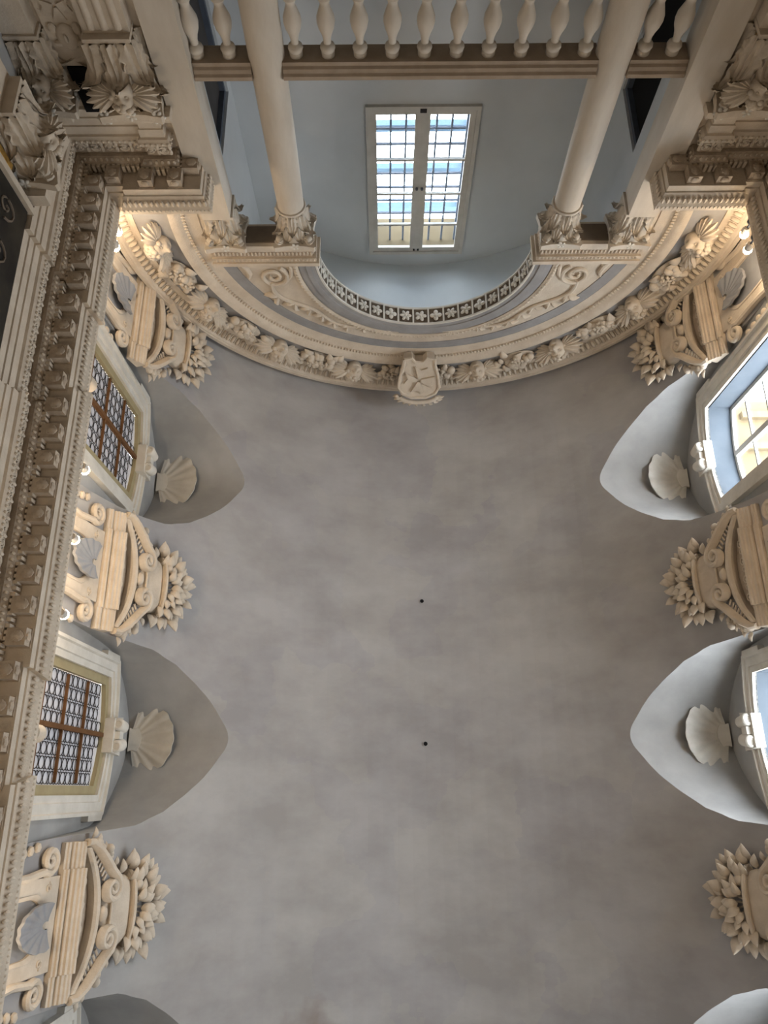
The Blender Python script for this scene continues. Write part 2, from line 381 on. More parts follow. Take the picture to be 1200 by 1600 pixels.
def outline(half, corner, rise, z0, n=16):
    P = [(-half, z0), (-half, z0 + (corner - z0) * .5), (-half, corner)]
    P += [(-half + 2 * half * i / n, corner + rise * (1 - ((-half + 2 * half * i / n) / half) ** 2)) for i in range(1, n)]
    P += [(half, corner), (half, z0 + (corner - z0) * .5), (half, z0)]
    return P
WL = {(-1, 0): 'window_1', (-1, 1): 'window_2', (1, 0): 'window_3', (1, 1): 'window_4', (-1, 2): 'window_6', (1, 2): 'window_7', (-1, 3): 'window_8', (1, 3): 'window_9'}
LBL = {'window_1': 'leaded roundel window in white surround, nearer the garland arch',
       'window_2': 'leaded roundel window in white surround, between two stucco bouquets',
       'window_3': 'bright clear-paned window in stone surround next to the lens-flare lamps',
       'window_4': 'bright window with pale reveal, cut by the picture edge below the first bright one'}
def side_window(s, k, c):
    nm = WL[(s, k)]
    root = thing(nm, (s * 4.0, c, 8.6), LBL.get(nm, 'round-headed side window of the rear bay, mostly out of the picture'), kind='structure')
    def P(u, z, w): return (s * (4.0 - w), c + u, z)
    # surround with ears
    inn = outline(OW, 10.95, 0.13, 8.6); out = outline(0.90, 11.07, 0.15, 8.6)
    out[1] = (-0.90, 10.1); out[-2] = (0.90, 10.1); inn[1] = (-OW, 10.1); inn[-2] = (OW, 10.1)
    prof = [(0, -0.02), (0, .035), (.32, .035), (.36, .055), (.78, .055), (.84, .085), (1.0, .085), (1.0, -0.02)]
    rows = []
    for (a, b), (e, f) in zip(inn, out):
        rows.append([P(a + (e - a) * t, b + (f - b) * t, w) for t, w in prof])
    MB().loft(rows).build('surround', 'white', root)
    for sg in (-1, 1):          # ears at the upper corners
        m = MB(); m.prism([(sg * .89, 10.62), (sg * .96, 10.62), (sg * .96, 11.04), (sg * .89, 11.07)], -.02, .08, P); m.build('ear', 'white', root, smooth=False)
    # keystone: block with a pair of scroll rolls
    ks = MB(); ks.prism([(-.2, 11.0), (.2, 11.0), (.23, 11.3), (-.23, 11.3)], .0, .12, P); kso = ks.build('keystone', 'white', root, smooth=False)
    for sg in (-1, 1):
        m = MB(); M = Matrix.Translation(P(sg * .13, 11.04, .15)) @ Matrix.Rotation(R_(8 * sg), 4, 'X')
        m.lathe([(0, 0), (.035, 0), (.04, -.012), (.055, -.012), (.07, 0), (.075, .01), (.075, .19), (.06, .2), (0, .2)], 18, M)
        m.build('scroll_roll', 'white', kso)
    m = MB(); m.box(P(0, 11.12, .15), (.06, .09, .13)); m.build('tie', 'white', kso, smooth=False)
    dep = 0.37 if s > 0 else 0.05
    rows = [[P(u, z, 0), P(u, z, -dep)] for u, z in inn]
    MB().grid(rows).build('reveal', 'white' if s < 0 else 'reveal_dimmed', root, ang=50)
    MB().add([P(-OW, 8.6, 0), P(OW, 8.6, 0), P(OW, 8.6, -dep), P(-OW, 8.6, -dep)], [(0, 1, 2, 3)]).build('sill', 'white' if s < 0 else 'reveal_dimmed', root, smooth=False)
    fw = 0.10 if s < 0 else 0.055
    fin = outline(OW - fw, 10.95 - fw * .75, 0.115, 8.6 + fw)
    prof = [(0, .0), (0, .05), (1, .05), (1, 0)]
    rows = [[P(a + (e - a) * t, b + (f - b) * t, -dep + w) for t, w in prof] for (a, b), (e, f) in zip(fin, inn)]
    MB().loft(rows).build('window_frame', 'tan' if s < 0 else 'sash', root)
    wi = OW - fw
    top = lambda u: 10.95 - fw * .75 + 0.115 * (1 - (u / wi) ** 2)
    if s < 0:
        MB().box(P(0, 9.8, -dep + .03), (.045, .05, 2.42)).build('mullion', 'brown', root, smooth=False)
        tz = [9.25, 9.82, 10.39]
        for z in tz:
            for sg in (-1, 1): MB().box(P(sg * wi / 2, z, -dep + .025), (.03, wi - .05, .026)).build('transom', 'brown', root, smooth=False)
        zz = [8.7] + tz + [top(0) + .02]
        for a, b in zip(zz, zz[1:]):
            for sg in (-1, 1):
                us = [sg * (.02 + (wi - .02) * i / 6) for i in range(7)]
                m = MB()
                for u0, u1 in zip(us, us[1:]):
                    m.add([P(u0, a, -dep - .005), P(u1, a, -dep - .005), P(u1, min(b, top(u1) + .02), -dep - .005), P(u0, min(b, top(u0) + .02), -dep - .005)], [(0, 1, 2, 3)])
                m.build('pane', 'obscure', root, smooth=False)
        Mr = Matrix.Rotation(R_(90), 4, 'Y')
        for iz in range(17):
            z = 8.79 + iz * .1425 * 1.0
            if iz < 3 or k > 1: continue
            for iu in range(8):
                u = (-3.5 + iu) * .1415 * 1.0 + (.012 if iu > 3 else -.012)
                if z + .06 > top(u): continue
                link('roundel', ring_me, root, Matrix.Translation(P(u, z, -dep + .004)) @ Mr)
        # unseen wall added beyond the glass to block outdoor light
        m = MB(); m.box((-4.30, c, 9.9), (.04, 1.9, 3.0)); m.build('blind_backing', 'wall', root, smooth=False)
    else:
        MB().box(P(0, 9.8, -dep + .03), (.07, .075, 2.44)).build('mullion', 'sash', root, smooth=False)
        tz = [9.05, 9.55, 10.05, 10.55]
        for z in tz:
            for sg in (-1, 1): MB().box(P(sg * wi / 2, z, -dep + .025), (.035, wi - .07, .03)).build('transom', 'sash', root, smooth=False)
        zz = [8.66] + tz + [top(0) + .02]
        for a, b in zip(zz, zz[1:]):
            for sg in (-1, 1):
                us = [sg * (.035 + (wi - .035) * i / 6) for i in range(7)]
                m = MB()
                for u0, u1 in zip(us, us[1:]):
                    m.add([P(u0, a, -dep + .01), P(u1, a, -dep + .01), P(u1, min(b, top(u1) + .02), -dep + .01), P(u0, min(b, top(u0) + .02), -dep + .01)], [(0, 1, 2, 3)])
                m.build('pane', 'glass', root, smooth=False)
    return root
for k, c in enumerate(BAYS):
    for s in (-1, 1): side_window(s, k, c)
# wall thickness and eaves outside the bright windows
for c in BAYS[:2]:
    e = thing('exterior_eave', (4.9, c, 11.2), 'cream eave seen through the upper panes of the bright window', kind='structure')
    MB().box((5.15, c, 11.42), (1.3, 2.0, .12)).build('eave_slab', 'ext', e, smooth=False)
    for q in (-.75, -.25, .25, .75): MB().box((5.2, c + q, 11.32), (1.1, .1, .1)).build('eave_bracket', 'ext', e, smooth=False)

# loft window: two casements, iron grille, beams of the light well beyond
win = thing('window_5', (0, LY, WZ0), 'tall two-leaf casement window with iron grille in the blue loft wall', kind='structure')
def fr(x0, x1, z0, z1, w, y, d, name, m, parent=win):
    b = MB()
    b.box(((x0 + x1) / 2, y, z0 + w / 2), (x1 - x0, d, w)); b.box(((x0 + x1) / 2, y, z1 - w / 2), (x1 - x0, d, w))
    b.box((x0 + w / 2, y, (z0 + z1) / 2), (w, d, z1 - z0 - 2 * w)); b.box((x1 - w / 2, y, (z0 + z1) / 2), (w, d, z1 - z0 - 2 * w))
    return b.build(name, m, parent, smooth=False)
fr(-.79, .79, WZ0 - .03, WZ1 + .03, .06, LY + .02, .06, 'window_frame', 'sash')
for sg in (-1, 1):
    a, b = (-.73, -.02) if sg < 0 else (.02, .73)
    ca = fr(a, b, WZ0 + .03, WZ1 - .03, .085, LY - .0, .05, 'casement', 'sash')
    ga, gb = a + .085, b - .085; z0, z1 = WZ0 + .115, WZ1 - .115
    zz = [z0 + (z1 - z0) * t for t in (0, .30, .55, .80, 1)]
    for z in zz[1:-1]: MB().box(((ga + gb) / 2, LY, z), (gb - ga, .04, .034)).build('muntin', 'sash', ca, smooth=False)
    for p, q in zip(zz, zz[1:]):
        MB().box(((ga + gb) / 2, LY - .002, (p + q) / 2), (gb - ga, .004, q - p - .022)).build('pane', 'glass', ca, smooth=False)
    m = MB(); m.lathe([(0, 0), (.02, 0), (.02, .03), (.0, .035)], 10, Matrix.Translation((sg * .04, LY + .05, 10.55)) @ Matrix.Rotation(R_(-90), 4, 'X')); m.build('catch', 'iron', ca)
    MB().box((sg * .035, LY + .035, WZ1 - .07), (.03, .02, .03)).build('hinge_bolt', 'lead', ca, smooth=False)
MB().box((0, LY - .005, (WZ0 + WZ1) / 2), (.05, .07, WZ1 - WZ0 - .06)).build('meeting_stile', 'sash', win, smooth=False)
MB().box((0, LY + .045, WZ0 + .03), (.09, .03, .06)).build('bolt', 'lead', win, smooth=False)
gr = MB().box((0, LY - .25, WZ0 + .02), (1.5, .03, .03)).build('grille', 'iron', win, smooth=False)
for i in range(7):
    MB().box((-.66 + i * .22, LY - .25, (WZ0 + WZ1) / 2), (.03, .03, WZ1 - WZ0)).build('grille_bar', 'iron', gr, smooth=False)
for i in range(9):
    MB().box((0, LY - .27, WZ0 + .32 + i * .28), (1.5, .03, .03)).build('grille_bar', 'iron', gr, smooth=False)
# deep reveal outside
b = MB()
for sg in (-1, 1): b.add([(sg * .76, LY - .03, WZ0), (sg * .76, LY - .7, WZ0), (sg * .76, LY - .7, WZ1), (sg * .76, LY - .03, WZ1)], [(0, 1, 2, 3)])
b.add([(-.76, LY - .03, WZ0), (.76, LY - .03, WZ0), (.76, LY - .7, WZ0), (-.76, LY - .7, WZ0)], [(0, 1, 2, 3)])
b.build('reveal', 'extw', win, smooth=False)
MB().add([(-.76, LY - .03, WZ1), (.76, LY - .03, WZ1), (.76, LY - .7, WZ1), (-.76, LY - .7, WZ1)], [(0, 1, 2, 3)]).build('reveal_head', 'ext', win, smooth=False)
lw = thing('light_well', (0, -10.2, 9), 'blue horizontal beams of the light well seen through the casement window', kind='structure')
for z in (10.62, 11.5, 12.4): MB().box((0, -10.0, z), (3.6, .12, .13)).build('beam', 'beam', lw, smooth=False)
for x in (-1.05, .84): MB().box((x, -10.0, 11.5), (.10, .10, 5.5)).build('post', 'beam', lw, smooth=False)
MB().box((0, -10.0, 9.35), (3.6, .2, .5)).build('parapet', 'extw', lw, smooth=False)

# ------------------------------------------------------------------ entablature (cornice) round the nave, mitred in plan
def mitre(path, d):
    out = []
    n = len(path)
    for i, p in enumerate(path):
        p = Vector(p)
        def nrm(a, b):
            t = (Vector(b) - Vector(a)).normalized(); return Vector((-t.y, t.x))
        if i == 0: m = nrm(path[0], path[1]); k = 1
        elif i == n - 1: m = nrm(path[-2], path[-1]); k = 1
        else:
            a, b = nrm(path[i - 1], path[i]), nrm(path[i], path[i + 1])
            m = (a + b); m = m.normalized(); k = 1 / max(.3, m.dot(a))
        out.append(p + m * (d * k))
    return out
def sweep_plan(mb, path, prof):
    cols = [[(q.x, q.y, z) for q in mitre(path, d)] for d, z in prof]
    rows = [[cols[j][i] for j in range(len(prof))] for i in range(len(path))]
    mb.loft(rows)
def ent_path(s):
    j = .05
    P = [(-4.0, 8.0), (-4.0, 5.95), (-4.0 + j, 5.95), (-4.0 + j, 3.95), (-4.0, 3.95), (-4.0, 2.30), (-4.0 + j, 2.30), (-4.0 + j, .27), (-4.0, .27), (-4.0, -1.36),
         (-4.0 + j, -1.36), (-4.0 + j, -3.38), (-4.0, -3.38), (-4.0, -5.06), (-4.0 + j, -5.06), (-4.0 + j, -6.58), (-3.07, -6.58), (-3.07, -6.58 + j), (-2.91, -6.58 + j)]
    P = P + [(-2.91, -6.95)]
    return P
def inward(path):       # left-of-travel normal must point into the nave
    return path
for s in (-1, 1):
    root = thing('trim_1' if s < 0 else 'trim_2', (s * 4.0, 0, 7.29), ('carved cream entablature with modillions along the painting side wall' if s < 0 else 'carved cream entablature at the lamp-flare corner'), kind='structure')
    path = ent_path(s)
    def fin(mb, name, m, **k):
        if s > 0: mb.v = [(-x, y, z) for x, y, z in mb.v]
        return mb.build(name, m, root, **k)
    T = 8.28
    mb = MB(); sweep_plan(mb, path, [(-.03, 7.29), (.02, 7.29), (.02, 7.38), (.035, 7.385), (.035, 7.47), (.05, 7.475), (.05, 7.57), (.075, 7.58), (.095, 7.62), (.095, 7.65), (-.03, 7.65)]); fin(mb, 'architrave', 'stone', ang=20)
    mb = MB(); sweep_plan(mb, path, [(-.03, 7.65), (.04, 7.65), (.04, 7.82), (-.03, 7.82)]); fin(mb, 'frieze', 'stone_rich', ang=20)
    mb = MB(); sweep_plan(mb, path, [(-.03, 7.82), (.09, 7.82), (.12, 7.86), (.13, 7.87), (.13, 7.99), (-.03, 7.99)]); fin(mb, 'dentil_bed', 'stone_rich', ang=20)
    mb = MB(); sweep_plan(mb, path, [(-.03, 7.99), (.345, 7.99), (.345, 8.07), (.36, 8.075), (.37, 8.12), (.41, 8.20), (.42, 8.22), (.42, T), (-.03, T)]); fin(mb, 'corona', 'stone', ang=20)
    # repeated carving: dentils, beads and eggs are too small to pick apart
    den, egg, bead, fri = MB(), MB(), MB(), MB()
    mod = MB(); mod.box((.085, 0, .055), (.17, .15, .10)); mod.box((.09, 0, .105), (.18, .17, .012))
    mod.ball((.10, 0, 0), (.06, .05, .03), 8, 5); mod.ball((.17, 0, .05), (.025, .05, .04), 8, 5)
    for k in range(6):
        a = k * PI / 3; mod.ball((.10 + .035 * math.cos(a), .035 * math.sin(a), -.005), (.02, .02, .015), 6, 4)
    mod_me = mod.mesh('modillion', 'stone_rich')
    def runs(d, step, lo=.12):
        Q = mitre(path, d)
        for A, B in zip(Q, Q[1:]):
            Ln = (B - A).length
            if Ln < lo or (A.y > 3.0 and B.y > 3.0): continue
            t = (B - A) / Ln; nn = Vector((-t.y, t.x)); n = max(1, round(Ln / step))
            for i in range(n):
                yield i, A + t * ((i + .5) * Ln / n), t, nn
    for i, p, t, nn in runs(.145, .055): den.box((p.x, p.y, 7.93), (.05, .032, .085), Matrix.Rotation(math.atan2(nn.y, nn.x), 4, 'Z'))
    for i, p, t, nn in runs(.098, .055): bead.ball((p.x, p.y, 7.625), (.018, .018, .018), 5, 3)
    for i, p, t, nn in runs(.395, .06): egg.ball((p.x, p.y, 8.155), (.022, .022, .042), 5, 4)
    for i, p, t, nn in runs(.418, .045): egg.ball((p.x, p.y, 8.235), (.014, .014, .02), 5, 3)
    for i, p, t, nn in runs(.115, .06): egg.ball((p.x, p.y, 7.845), (.018, .018, .025), 5, 3)
    for i, p, t, nn in runs(.05, .16):
        z = 7.735
        def at(u, zz): return (p.x + t.x * u, p.y + t.y * u, zz)
        fri.tube([at(.055 * (1 - .8 * q / 14) * math.cos(q * .75), z + .055 * (1 - .8 * q / 14) * math.sin(q * .75) * (1 if i % 2 else -1)) for q in range(15)], .014, 5); fri.ball(at(0, z), (.022, .022, .02), 6, 4)
        fri.ball(at(.075, z + .03), (.02, .02, .04), 6, 4); fri.ball(at(.075, z - .035), (.02, .02, .035), 6, 4)
    for i, p, t, nn in runs(.24, .27, .2):
        q = p - nn * .09
        Mw = Matrix.Translation((q.x, q.y, 7.88)) @ Matrix.Rotation(math.atan2(nn.y, nn.x), 4, 'Z')
        if s > 0: Mw = Matrix.Scale(-1, 4, (1, 0, 0)) @ Mw
        link('modillion', mod_me, root, Mw)
    for nm, b, m in (('dentil_course', den, 'stone'), ('egg_moulding', egg, 'stone'), ('bead_moulding', bead, 'stone'), ('frieze_scrolls', fri, 'stone')):
        fin(b, nm, m)['kind'] = 'stuff'

# ================================================================== carved pieces shared by many things
def leaf_mesh(name, m, L=.16, Wd=.075, th=.05):
    b = MB(); rows = []
    for i in range(8):
        t = i / 7; r = math.sin(PI * t ** .75) ** .8 if 0 < t < 1 else 0.02
        rows.append([(L * t, Wd * .5 * r * math.cos(2 * PI * j / 8), th * .5 * r * math.sin(2 * PI * j / 8) + .03 * math.sin(PI * t)) for j in range(8)])
    b.loft(rows); return b.mesh(name, m, ang=60)
bud_me = leaf_mesh('bouquet_leaf', 'stone', .19, .125, .075)
small_leaf_me = leaf_mesh('small_leaf', 'stone', .12, .065, .04)

def acanthus_mesh(name, m, H=.2, Wd=.13, curl=.075):
    b = MB(); NT, NQ = 15, 13
    for side in (0, 1):
        rows = []
        for i in range(NT):
            t = i / (NT - 1)
            ang_ = max(0, t - .62) / .38 * 2.3
            z = H * (min(t, .62) * 1.2) + .06 * math.sin(ang_); o = .012 + curl * .35 * t * t + .045 * (1 - math.cos(ang_))
            w = Wd * .5 * (0.72 + .38 * math.sin(PI * min(1, t * 1.05))) * (1 if t < .7 else 1 - (t - .7) * 2.2)
            lob = 1 + .17 * math.sin(t * 26)
            row = []
            for j in range(NQ):
                q = -1 + 2 * j / (NQ - 1)
                fl = .010 * math.cos(q * 9.4 + t * 3 * (1 if q > 0 else -1)) - .03 * q * q * (1 - t)
                row.append((o + (.016 if side == 0 else 0) + fl + (.012 if abs(q) < .12 else 0), w * q * (1 + (lob - 1) * abs(q)), z - .02 * q * q * t))
            rows.append(row)
        b.grid(rows)
    return b.mesh(name, m, ang=60)
acan_me = acanthus_mesh('acanthus_leaf', 'column')
acan_s_me = acanthus_mesh('acanthus_leaf', 'stone')

def spiral(cx, cy, r0, r1, a0, turns, n=26):
    return [(cx + (r0 + (r1 - r0) * i / n) * math.cos(a0 + turns * 2 * PI * i / n), cy + (r0 + (r1 - r0) * i / n) * math.sin(a0 + turns * 2 * PI * i / n)) for i in range(n + 1)]

def shell_mesh(name, m, Rr=.6, Wf=74, ribs=9, flare=.16, hub=.10):
    b = MB(); NA, NR = ribs * 10 + 1, 9
    def surf(off):
        rows = []
        for i in range(NA):
            q = -1 + 2 * i / (NA - 1); a = R_(Wf) * q; c = math.cos(q * ribs * PI) * (1 - .75 * q ** 6)
            row = []
            for j in range(NR):
                t = j / (NR - 1); r = hub + (Rr - hub) * t
                r *= (1 - .10 * q * q - .16 * q ** 4) + .014 * t * c
                z = flare * t ** 1.4 * (1 - .25 * q * q) + .017 * Rr / .6 * t * c + off + .02
                row.append((r * math.cos(a) - .02, r * math.sin(a), z))
            rows.append(row)
        return rows
    A, B = surf(.0), surf(.028)
    b.grid(A); b.grid(B)
    edge = [[A[i][-1], B[i][-1]] for i in range(NA)]; b.grid(edge)
    b.grid([[A[0][j], B[0][j]] for j in range(NR)]); b.grid([[A[-1][j], B[-1][j]] for j in range(NR)])
    return b.mesh(name, m, ang=50)
shell_me = shell_mesh('shell_fan', 'white')
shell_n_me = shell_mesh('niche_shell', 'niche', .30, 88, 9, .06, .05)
hb = MB(); hb.prism([(-.15, -.02), (.15, -.02), (.13, .04), (.15, .09), (.10, .12), (.04, .14), (-.04, .14), (-.10, .12), (-.15, .09), (-.13, .04)], 0, .07, lambda u, v, w: (v, u, w))
hub_me = hb.mesh('shell_hinge', 'white', ang=30)

# cherub head: face looks along +Y, top of head +Z
def face_fn(p):
    x, y, z = p
    if y > 0:
        y -= .036 * math.exp(-((abs(x) - .045) ** 2 / .0009 + (z - .02) ** 2 / .0006))          # eye sockets
        y += .045 * math.exp(-(x ** 2 / .0004 + (z + .018) ** 2 / .0009))                   # nose
        y += .014 * math.exp(-((abs(x) - .06) ** 2 + (z + .045) ** 2) / .0016)             # cheeks
        y -= .034 * math.exp(-(x ** 2 / .0014 + (z + .068) ** 2 / .00012))                  # mouth
        y += .010 * math.exp(-(x ** 2 / .0010 + (z + .085) ** 2 / .0003))                   # lip and chin
    return Vector((x * (1 - .12 * max(0, -z) / .14), y, z))
fm = MB(); fm.ball((0, 0, 0), (.115, .12, .14), 52, 42, fn=face_fn)
for sg in (-1, 1):
    fm.ball((sg * .046, .082, .018), (.017, .014, .013), 10, 7); fm.ball((sg * .113, .0, .0), (.018, .03, .035), 8, 6); face_me = fm.mesh('cherub_head', 'stone', ang=80)
hm = MB()
rr = random.Random(3)
for k in range(70):
    a = rr.uniform(0, 2 * PI); e = rr.uniform(-.2, 1.45)
    d = Vector((math.cos(a) * math.cos(e), math.sin(a) * math.cos(e), math.sin(e)))
    if d.y > .62 and d.z < .62 or d.z < 0 and d.y > .3: continue
    hm.ball((d.x * .115, d.y * .115, d.z * .14 + .01), (.034, .034, .03), 7, 5)
hair_me = hm.mesh('hair', 'stone', ang=70)
wm = MB()
for k in range(7):          # feathers of the wing, along +X, fanned
    a = R_(44 - 15 * k); L = .30 - .012 * abs(k - 2) * 2
    rows = []
    for i in range(7):
        t = i / 6; w = .036 * (math.sin(PI * (t * .85 + .12)) ** .6)
        c = Vector((.07 + L * t * math.cos(a), .015 + .03 * math.sin(t * PI) - .005 * k, L * t * math.sin(a) * .85))
        nx = Vector((-math.sin(a), 0, math.cos(a)))
        rows.append([c - nx * w, c + Vector((0, .022, 0)), c + nx * w, c - Vector((0, .02, 0))])
    wm.loft(rows)
wing_me = wm.mesh('wing', 'stone', ang=50)
def cherub(parent, M, wings=True, scale=1.0):
    M = M @ Matrix.Scale(scale, 4)
    h = link('cherub_head', face_me, parent, M); link('hair', hair_me, h, M)
    if wings:
        for sg in (-1, 1): link('wing', wing_me, h, M @ Matrix.Diagonal((sg, 1, 1, 1)))
    return h
fb = MB(); fb.ball((0, 0, 0), (.062, .062, .062), 10, 7); fruit_me = fb.mesh('fruit', 'stone', ang=70)
fb = MB(); fb.ball((0, 0, 0), (.075, .05, .05), 10, 7); pear_me = fb.mesh('fruit', 'stone', ang=70)
gp = MB()
rg = random.Random(5)
for k in range(22):
    t = k / 22; a = k * 2.4; r = .075 * math.sqrt(1 - t * .8)
    gp.ball((t * .17 - .09, .025 + .03 * math.cos(a * 1.3), r * math.sin(a)), (.024, .024, .024), 6, 4)
grape_me = gp.mesh('grapes', 'stone', ang=70)

# ================================================================== the arch at the end of the vault
def arc_pt(a, r, y, cz=ZS): return (r * math.cos(a), y, cz + r * math.sin(a))
def arc_sweep(prof, a0, a1, n, cz=ZS):
    return [[arc_pt(a0 + (a1 - a0) * i / n, r, y, cz) for r, y in prof] for i in range(n + 1)]
A0, A1 = R_(-13), R_(193)
ga = thing('garland_arch', (0, YW, 8.3), 'wide stucco arch band of cherub heads and fruit framing the loft', 'arch')
MB().loft(arc_sweep([(3.60, -6.6), (3.60, -6.535), (3.64, -6.525), (3.65, -6.545), (3.68, -6.535), (3.77, -6.47), (3.80, -6.43), (3.825, -6.425), (3.83, -6.41), (3.885, -6.41), (3.885, -6.6)], A0, A1, 110)).build('outer_moulding', 'stone', ga, ang=25)
MB().loft(arc_sweep([(3.14, -6.6), (3.14, -6.55), (3.62, -6.55), (3.62, -6.6)], A0, A1, 110)).build('ground_band', 'grey', ga, ang=25)
MB().loft(arc_sweep([(2.83, -6.62), (2.83, -6.585), (2.88, -6.58), (2.90, -6.575), (2.96, -6.57), (2.98, -6.565), (3.02, -6.530), (3.06, -6.500), (3.10, -6.485), (3.16, -6.480), (3.17, -6.6)], A0, A1, 110)).build('inner_moulding', 'stone', ga, ang=25)
eg, bd = MB(), MB()
n = 150
for i in range(n):
    a = A0 + (A1 - A0) * (i + .5) / n; M = Matrix.Rotation(-a, 4, 'Y').to_3x3().to_4x4()
    Me = M @ Matrix.Rotation(R_(38), 4, 'Z')
    eg.ball(arc_pt(a, 3.728, -6.488), (.066, .036, .028), 8, 6, Me)
    eg.box(arc_pt(a + .5 * (A1 - A0) / n, 3.728, -6.494), (.11, .022, .012), Me)
for i in range(210):
    a = A0 + (A1 - A0) * (i + .5) / 210; M = Matrix.Rotation(-a, 4, 'Y').to_3x3().to_4x4()
    bd.ball(arc_pt(a, 3.00, -6.54), (.034, .02, .017), 5, 4, M)
eg.build('egg_moulding', 'stone', ga)['kind'] = 'stuff'; bd.build('leaf_moulding', 'stone', ga)['kind'] = 'stuff'
def ring_M(a, r, y):      # local X tangential, Y to the nave, Z radial outwards
    er = Vector((math.cos(a), 0, math.sin(a))); et = Vector((math.sin(a), 0, -math.cos(a)))
    p = Vector(arc_pt(a, r, y))
    return Matrix(((et.x, 0, er.x, p.x), (et.y, 1, er.y, p.y), (et.z, 0, er.z, p.z), (0, 0, 0, 1)))
for d in (175.5, 153, 130, 108, 73.5, 51, 27.5, 4.5):
    cherub(ga, ring_M(R_(d), 3.40, -6.45) @ Matrix.Rotation(R_(-52), 4, 'X'), True, 1.15)
rr = random.Random(11)
for d in (164.5, 141.5, 119, 98, 82.5, 62.5, 39, 16):
    core = MB(); M0 = ring_M(R_(d), 3.39, -6.52)
    core.ball((0, 0, 0), (.3 if 90 > abs(d - 90) > 15 else .12, .05, .16), 12, 8)
    core.v = [tuple(M0 @ Vector(p)) for p in core.v]
    fc = core.build('fruit_cluster', 'stone', ga)
    near = abs(d - 90) < 15; K = 7 if near else 13
    for k in range(K):
        x = rr.uniform(-.22, .22) * (.5 if near else 1.2); z = rr.uniform(-.13, .13)
        link('fruit', rr.choice((fruit_me, pear_me, fruit_me)), fc, M0 @ Matrix.Translation((x, .05 + rr.uniform(0, .05), z)) @ Matrix.Rotation(rr.uniform(0, 6), 4, 'Y') @ Matrix.Scale(rr.uniform(.75, 1.15), 4))
    for k in range(2 if not near else 1):
        link('grapes', grape_me, fc, M0 @ Matrix.Translation((rr.uniform(-.15, .15), .07, rr.uniform(-.06, .06))) @ Matrix.Rotation(rr.uniform(0, 6), 4, 'Y'))
    for k in range(12 if not near else 6):
        x = rr.uniform(-.30, .30) * (.45 if near else 1.15); z = rr.uniform(-.14, .14)
        link('leaf', bud_me, fc, M0 @ Matrix.Translation((x, .03, z)) @ Matrix.Rotation(rr.uniform(0, 6.28), 4, 'Y') @ Matrix.Rotation(R_(-90), 4, 'X'))

# painted grey band, spandrel reliefs and archivolt of the inner arch
MB().loft(arc_sweep([(2.665, YA - .02), (2.665, YA + .012), (2.84, YA + .012), (2.84, YA - .02)], R_(12), R_(168), 80)).build('grey_band', 'grey', wall_a, ang=25)
ar = thing('rosette_arch', (0, YA, AC), 'inner round arch with a soffit of small rosettes in white-ribbed squares', 'arch')
MB().loft(arc_sweep([(1.482, -6.62), (1.482, -6.585), (1.53, -6.58), (1.535, -6.565), (1.60, -6.56), (1.61, -6.575), (1.66, -6.57), (1.70, -6.58), (1.71, -6.62)], 0, PI, 80, AC)).build('archivolt', 'grey', ar, ang=25)
MB().loft(arc_sweep([(1.71, -6.62), (1.71, -6.57), (1.75, -6.555), (1.79, -6.575), (1.79, -6.62)], 0, PI, 80, AC)).build('leaf_moulding', 'stone', ar, ang=25)
lm = MB()
for i in range(90):
    a = PI * (i + .5) / 90; lm.ball(arc_pt(a, 1.752, -6.555, AC), (.024, .012, .018), 6, 4, Matrix.Rotation(-a, 4, 'Y').to_3x3().to_4x4())
lm.build('leaf_beads', 'stone', ar)['kind'] = 'stuff'
MB().loft(arc_sweep([(1.475, -6.60), (1.475, -6.89), (1.52, -6.89), (1.52, -6.60)], 0, PI, 80, AC)).build('soffit', 'dark_brown', ar, ang=25)
for y0, y1 in ((-6.612, -6.585), (-6.885, -6.858)):
    MB().loft(arc_sweep([(1.452, y0), (1.452, y1), (1.478, y1), (1.478, y0)], 0, PI, 80, AC)).build('soffit_fillet', 'white', ar, ang=25)
st = MB(); st.box((0, 0, 0), (.024, .246, .026)); rib_me = st.mesh('coffer_rib', 'white', smooth=False)
ros = []
for petals in (5, 6, 4):
    rb = MB(); rb.ball((0, 0, -.022), (.022, .022, .016), 8, 5)
    for k in range(petals):
        a = 2 * PI * k / petals; M = Matrix.Rotation(a, 4, 'Z')
        rb.ball(M @ Vector((.052, 0, -.010)), (.042, .062 * 2.4 / petals, .018), 8, 5, M.to_3x3().to_4x4())
    ros.append(rb.mesh('rosette', 'white', ang=60))
def soff_M(a, r, y):       # local X tangential, Y depth, Z outward radial
    er = Vector((math.cos(a), 0, math.sin(a))); et = Vector((math.sin(a), 0, -math.cos(a))); p = Vector(arc_pt(a, r, y, AC))
    return Matrix(((et.x, 0, er.x, p.x), (et.y, 1, er.y, p.y), (et.z, 0, er.z, p.z), (0, 0, 0, 1)))
for k in range(-9, 10):
    a = R_(90 + 9.0 * k)
    link('rosette', ros[k % 3], ar, soff_M(a, 1.468, -6.735) @ Matrix.Scale(1.0, 4))
for k in range(-9, 11):
    a = R_(90 + 9.0 * (k - .5)); link('coffer_rib', rib_me, ar, soff_M(a, 1.463, -6.735))
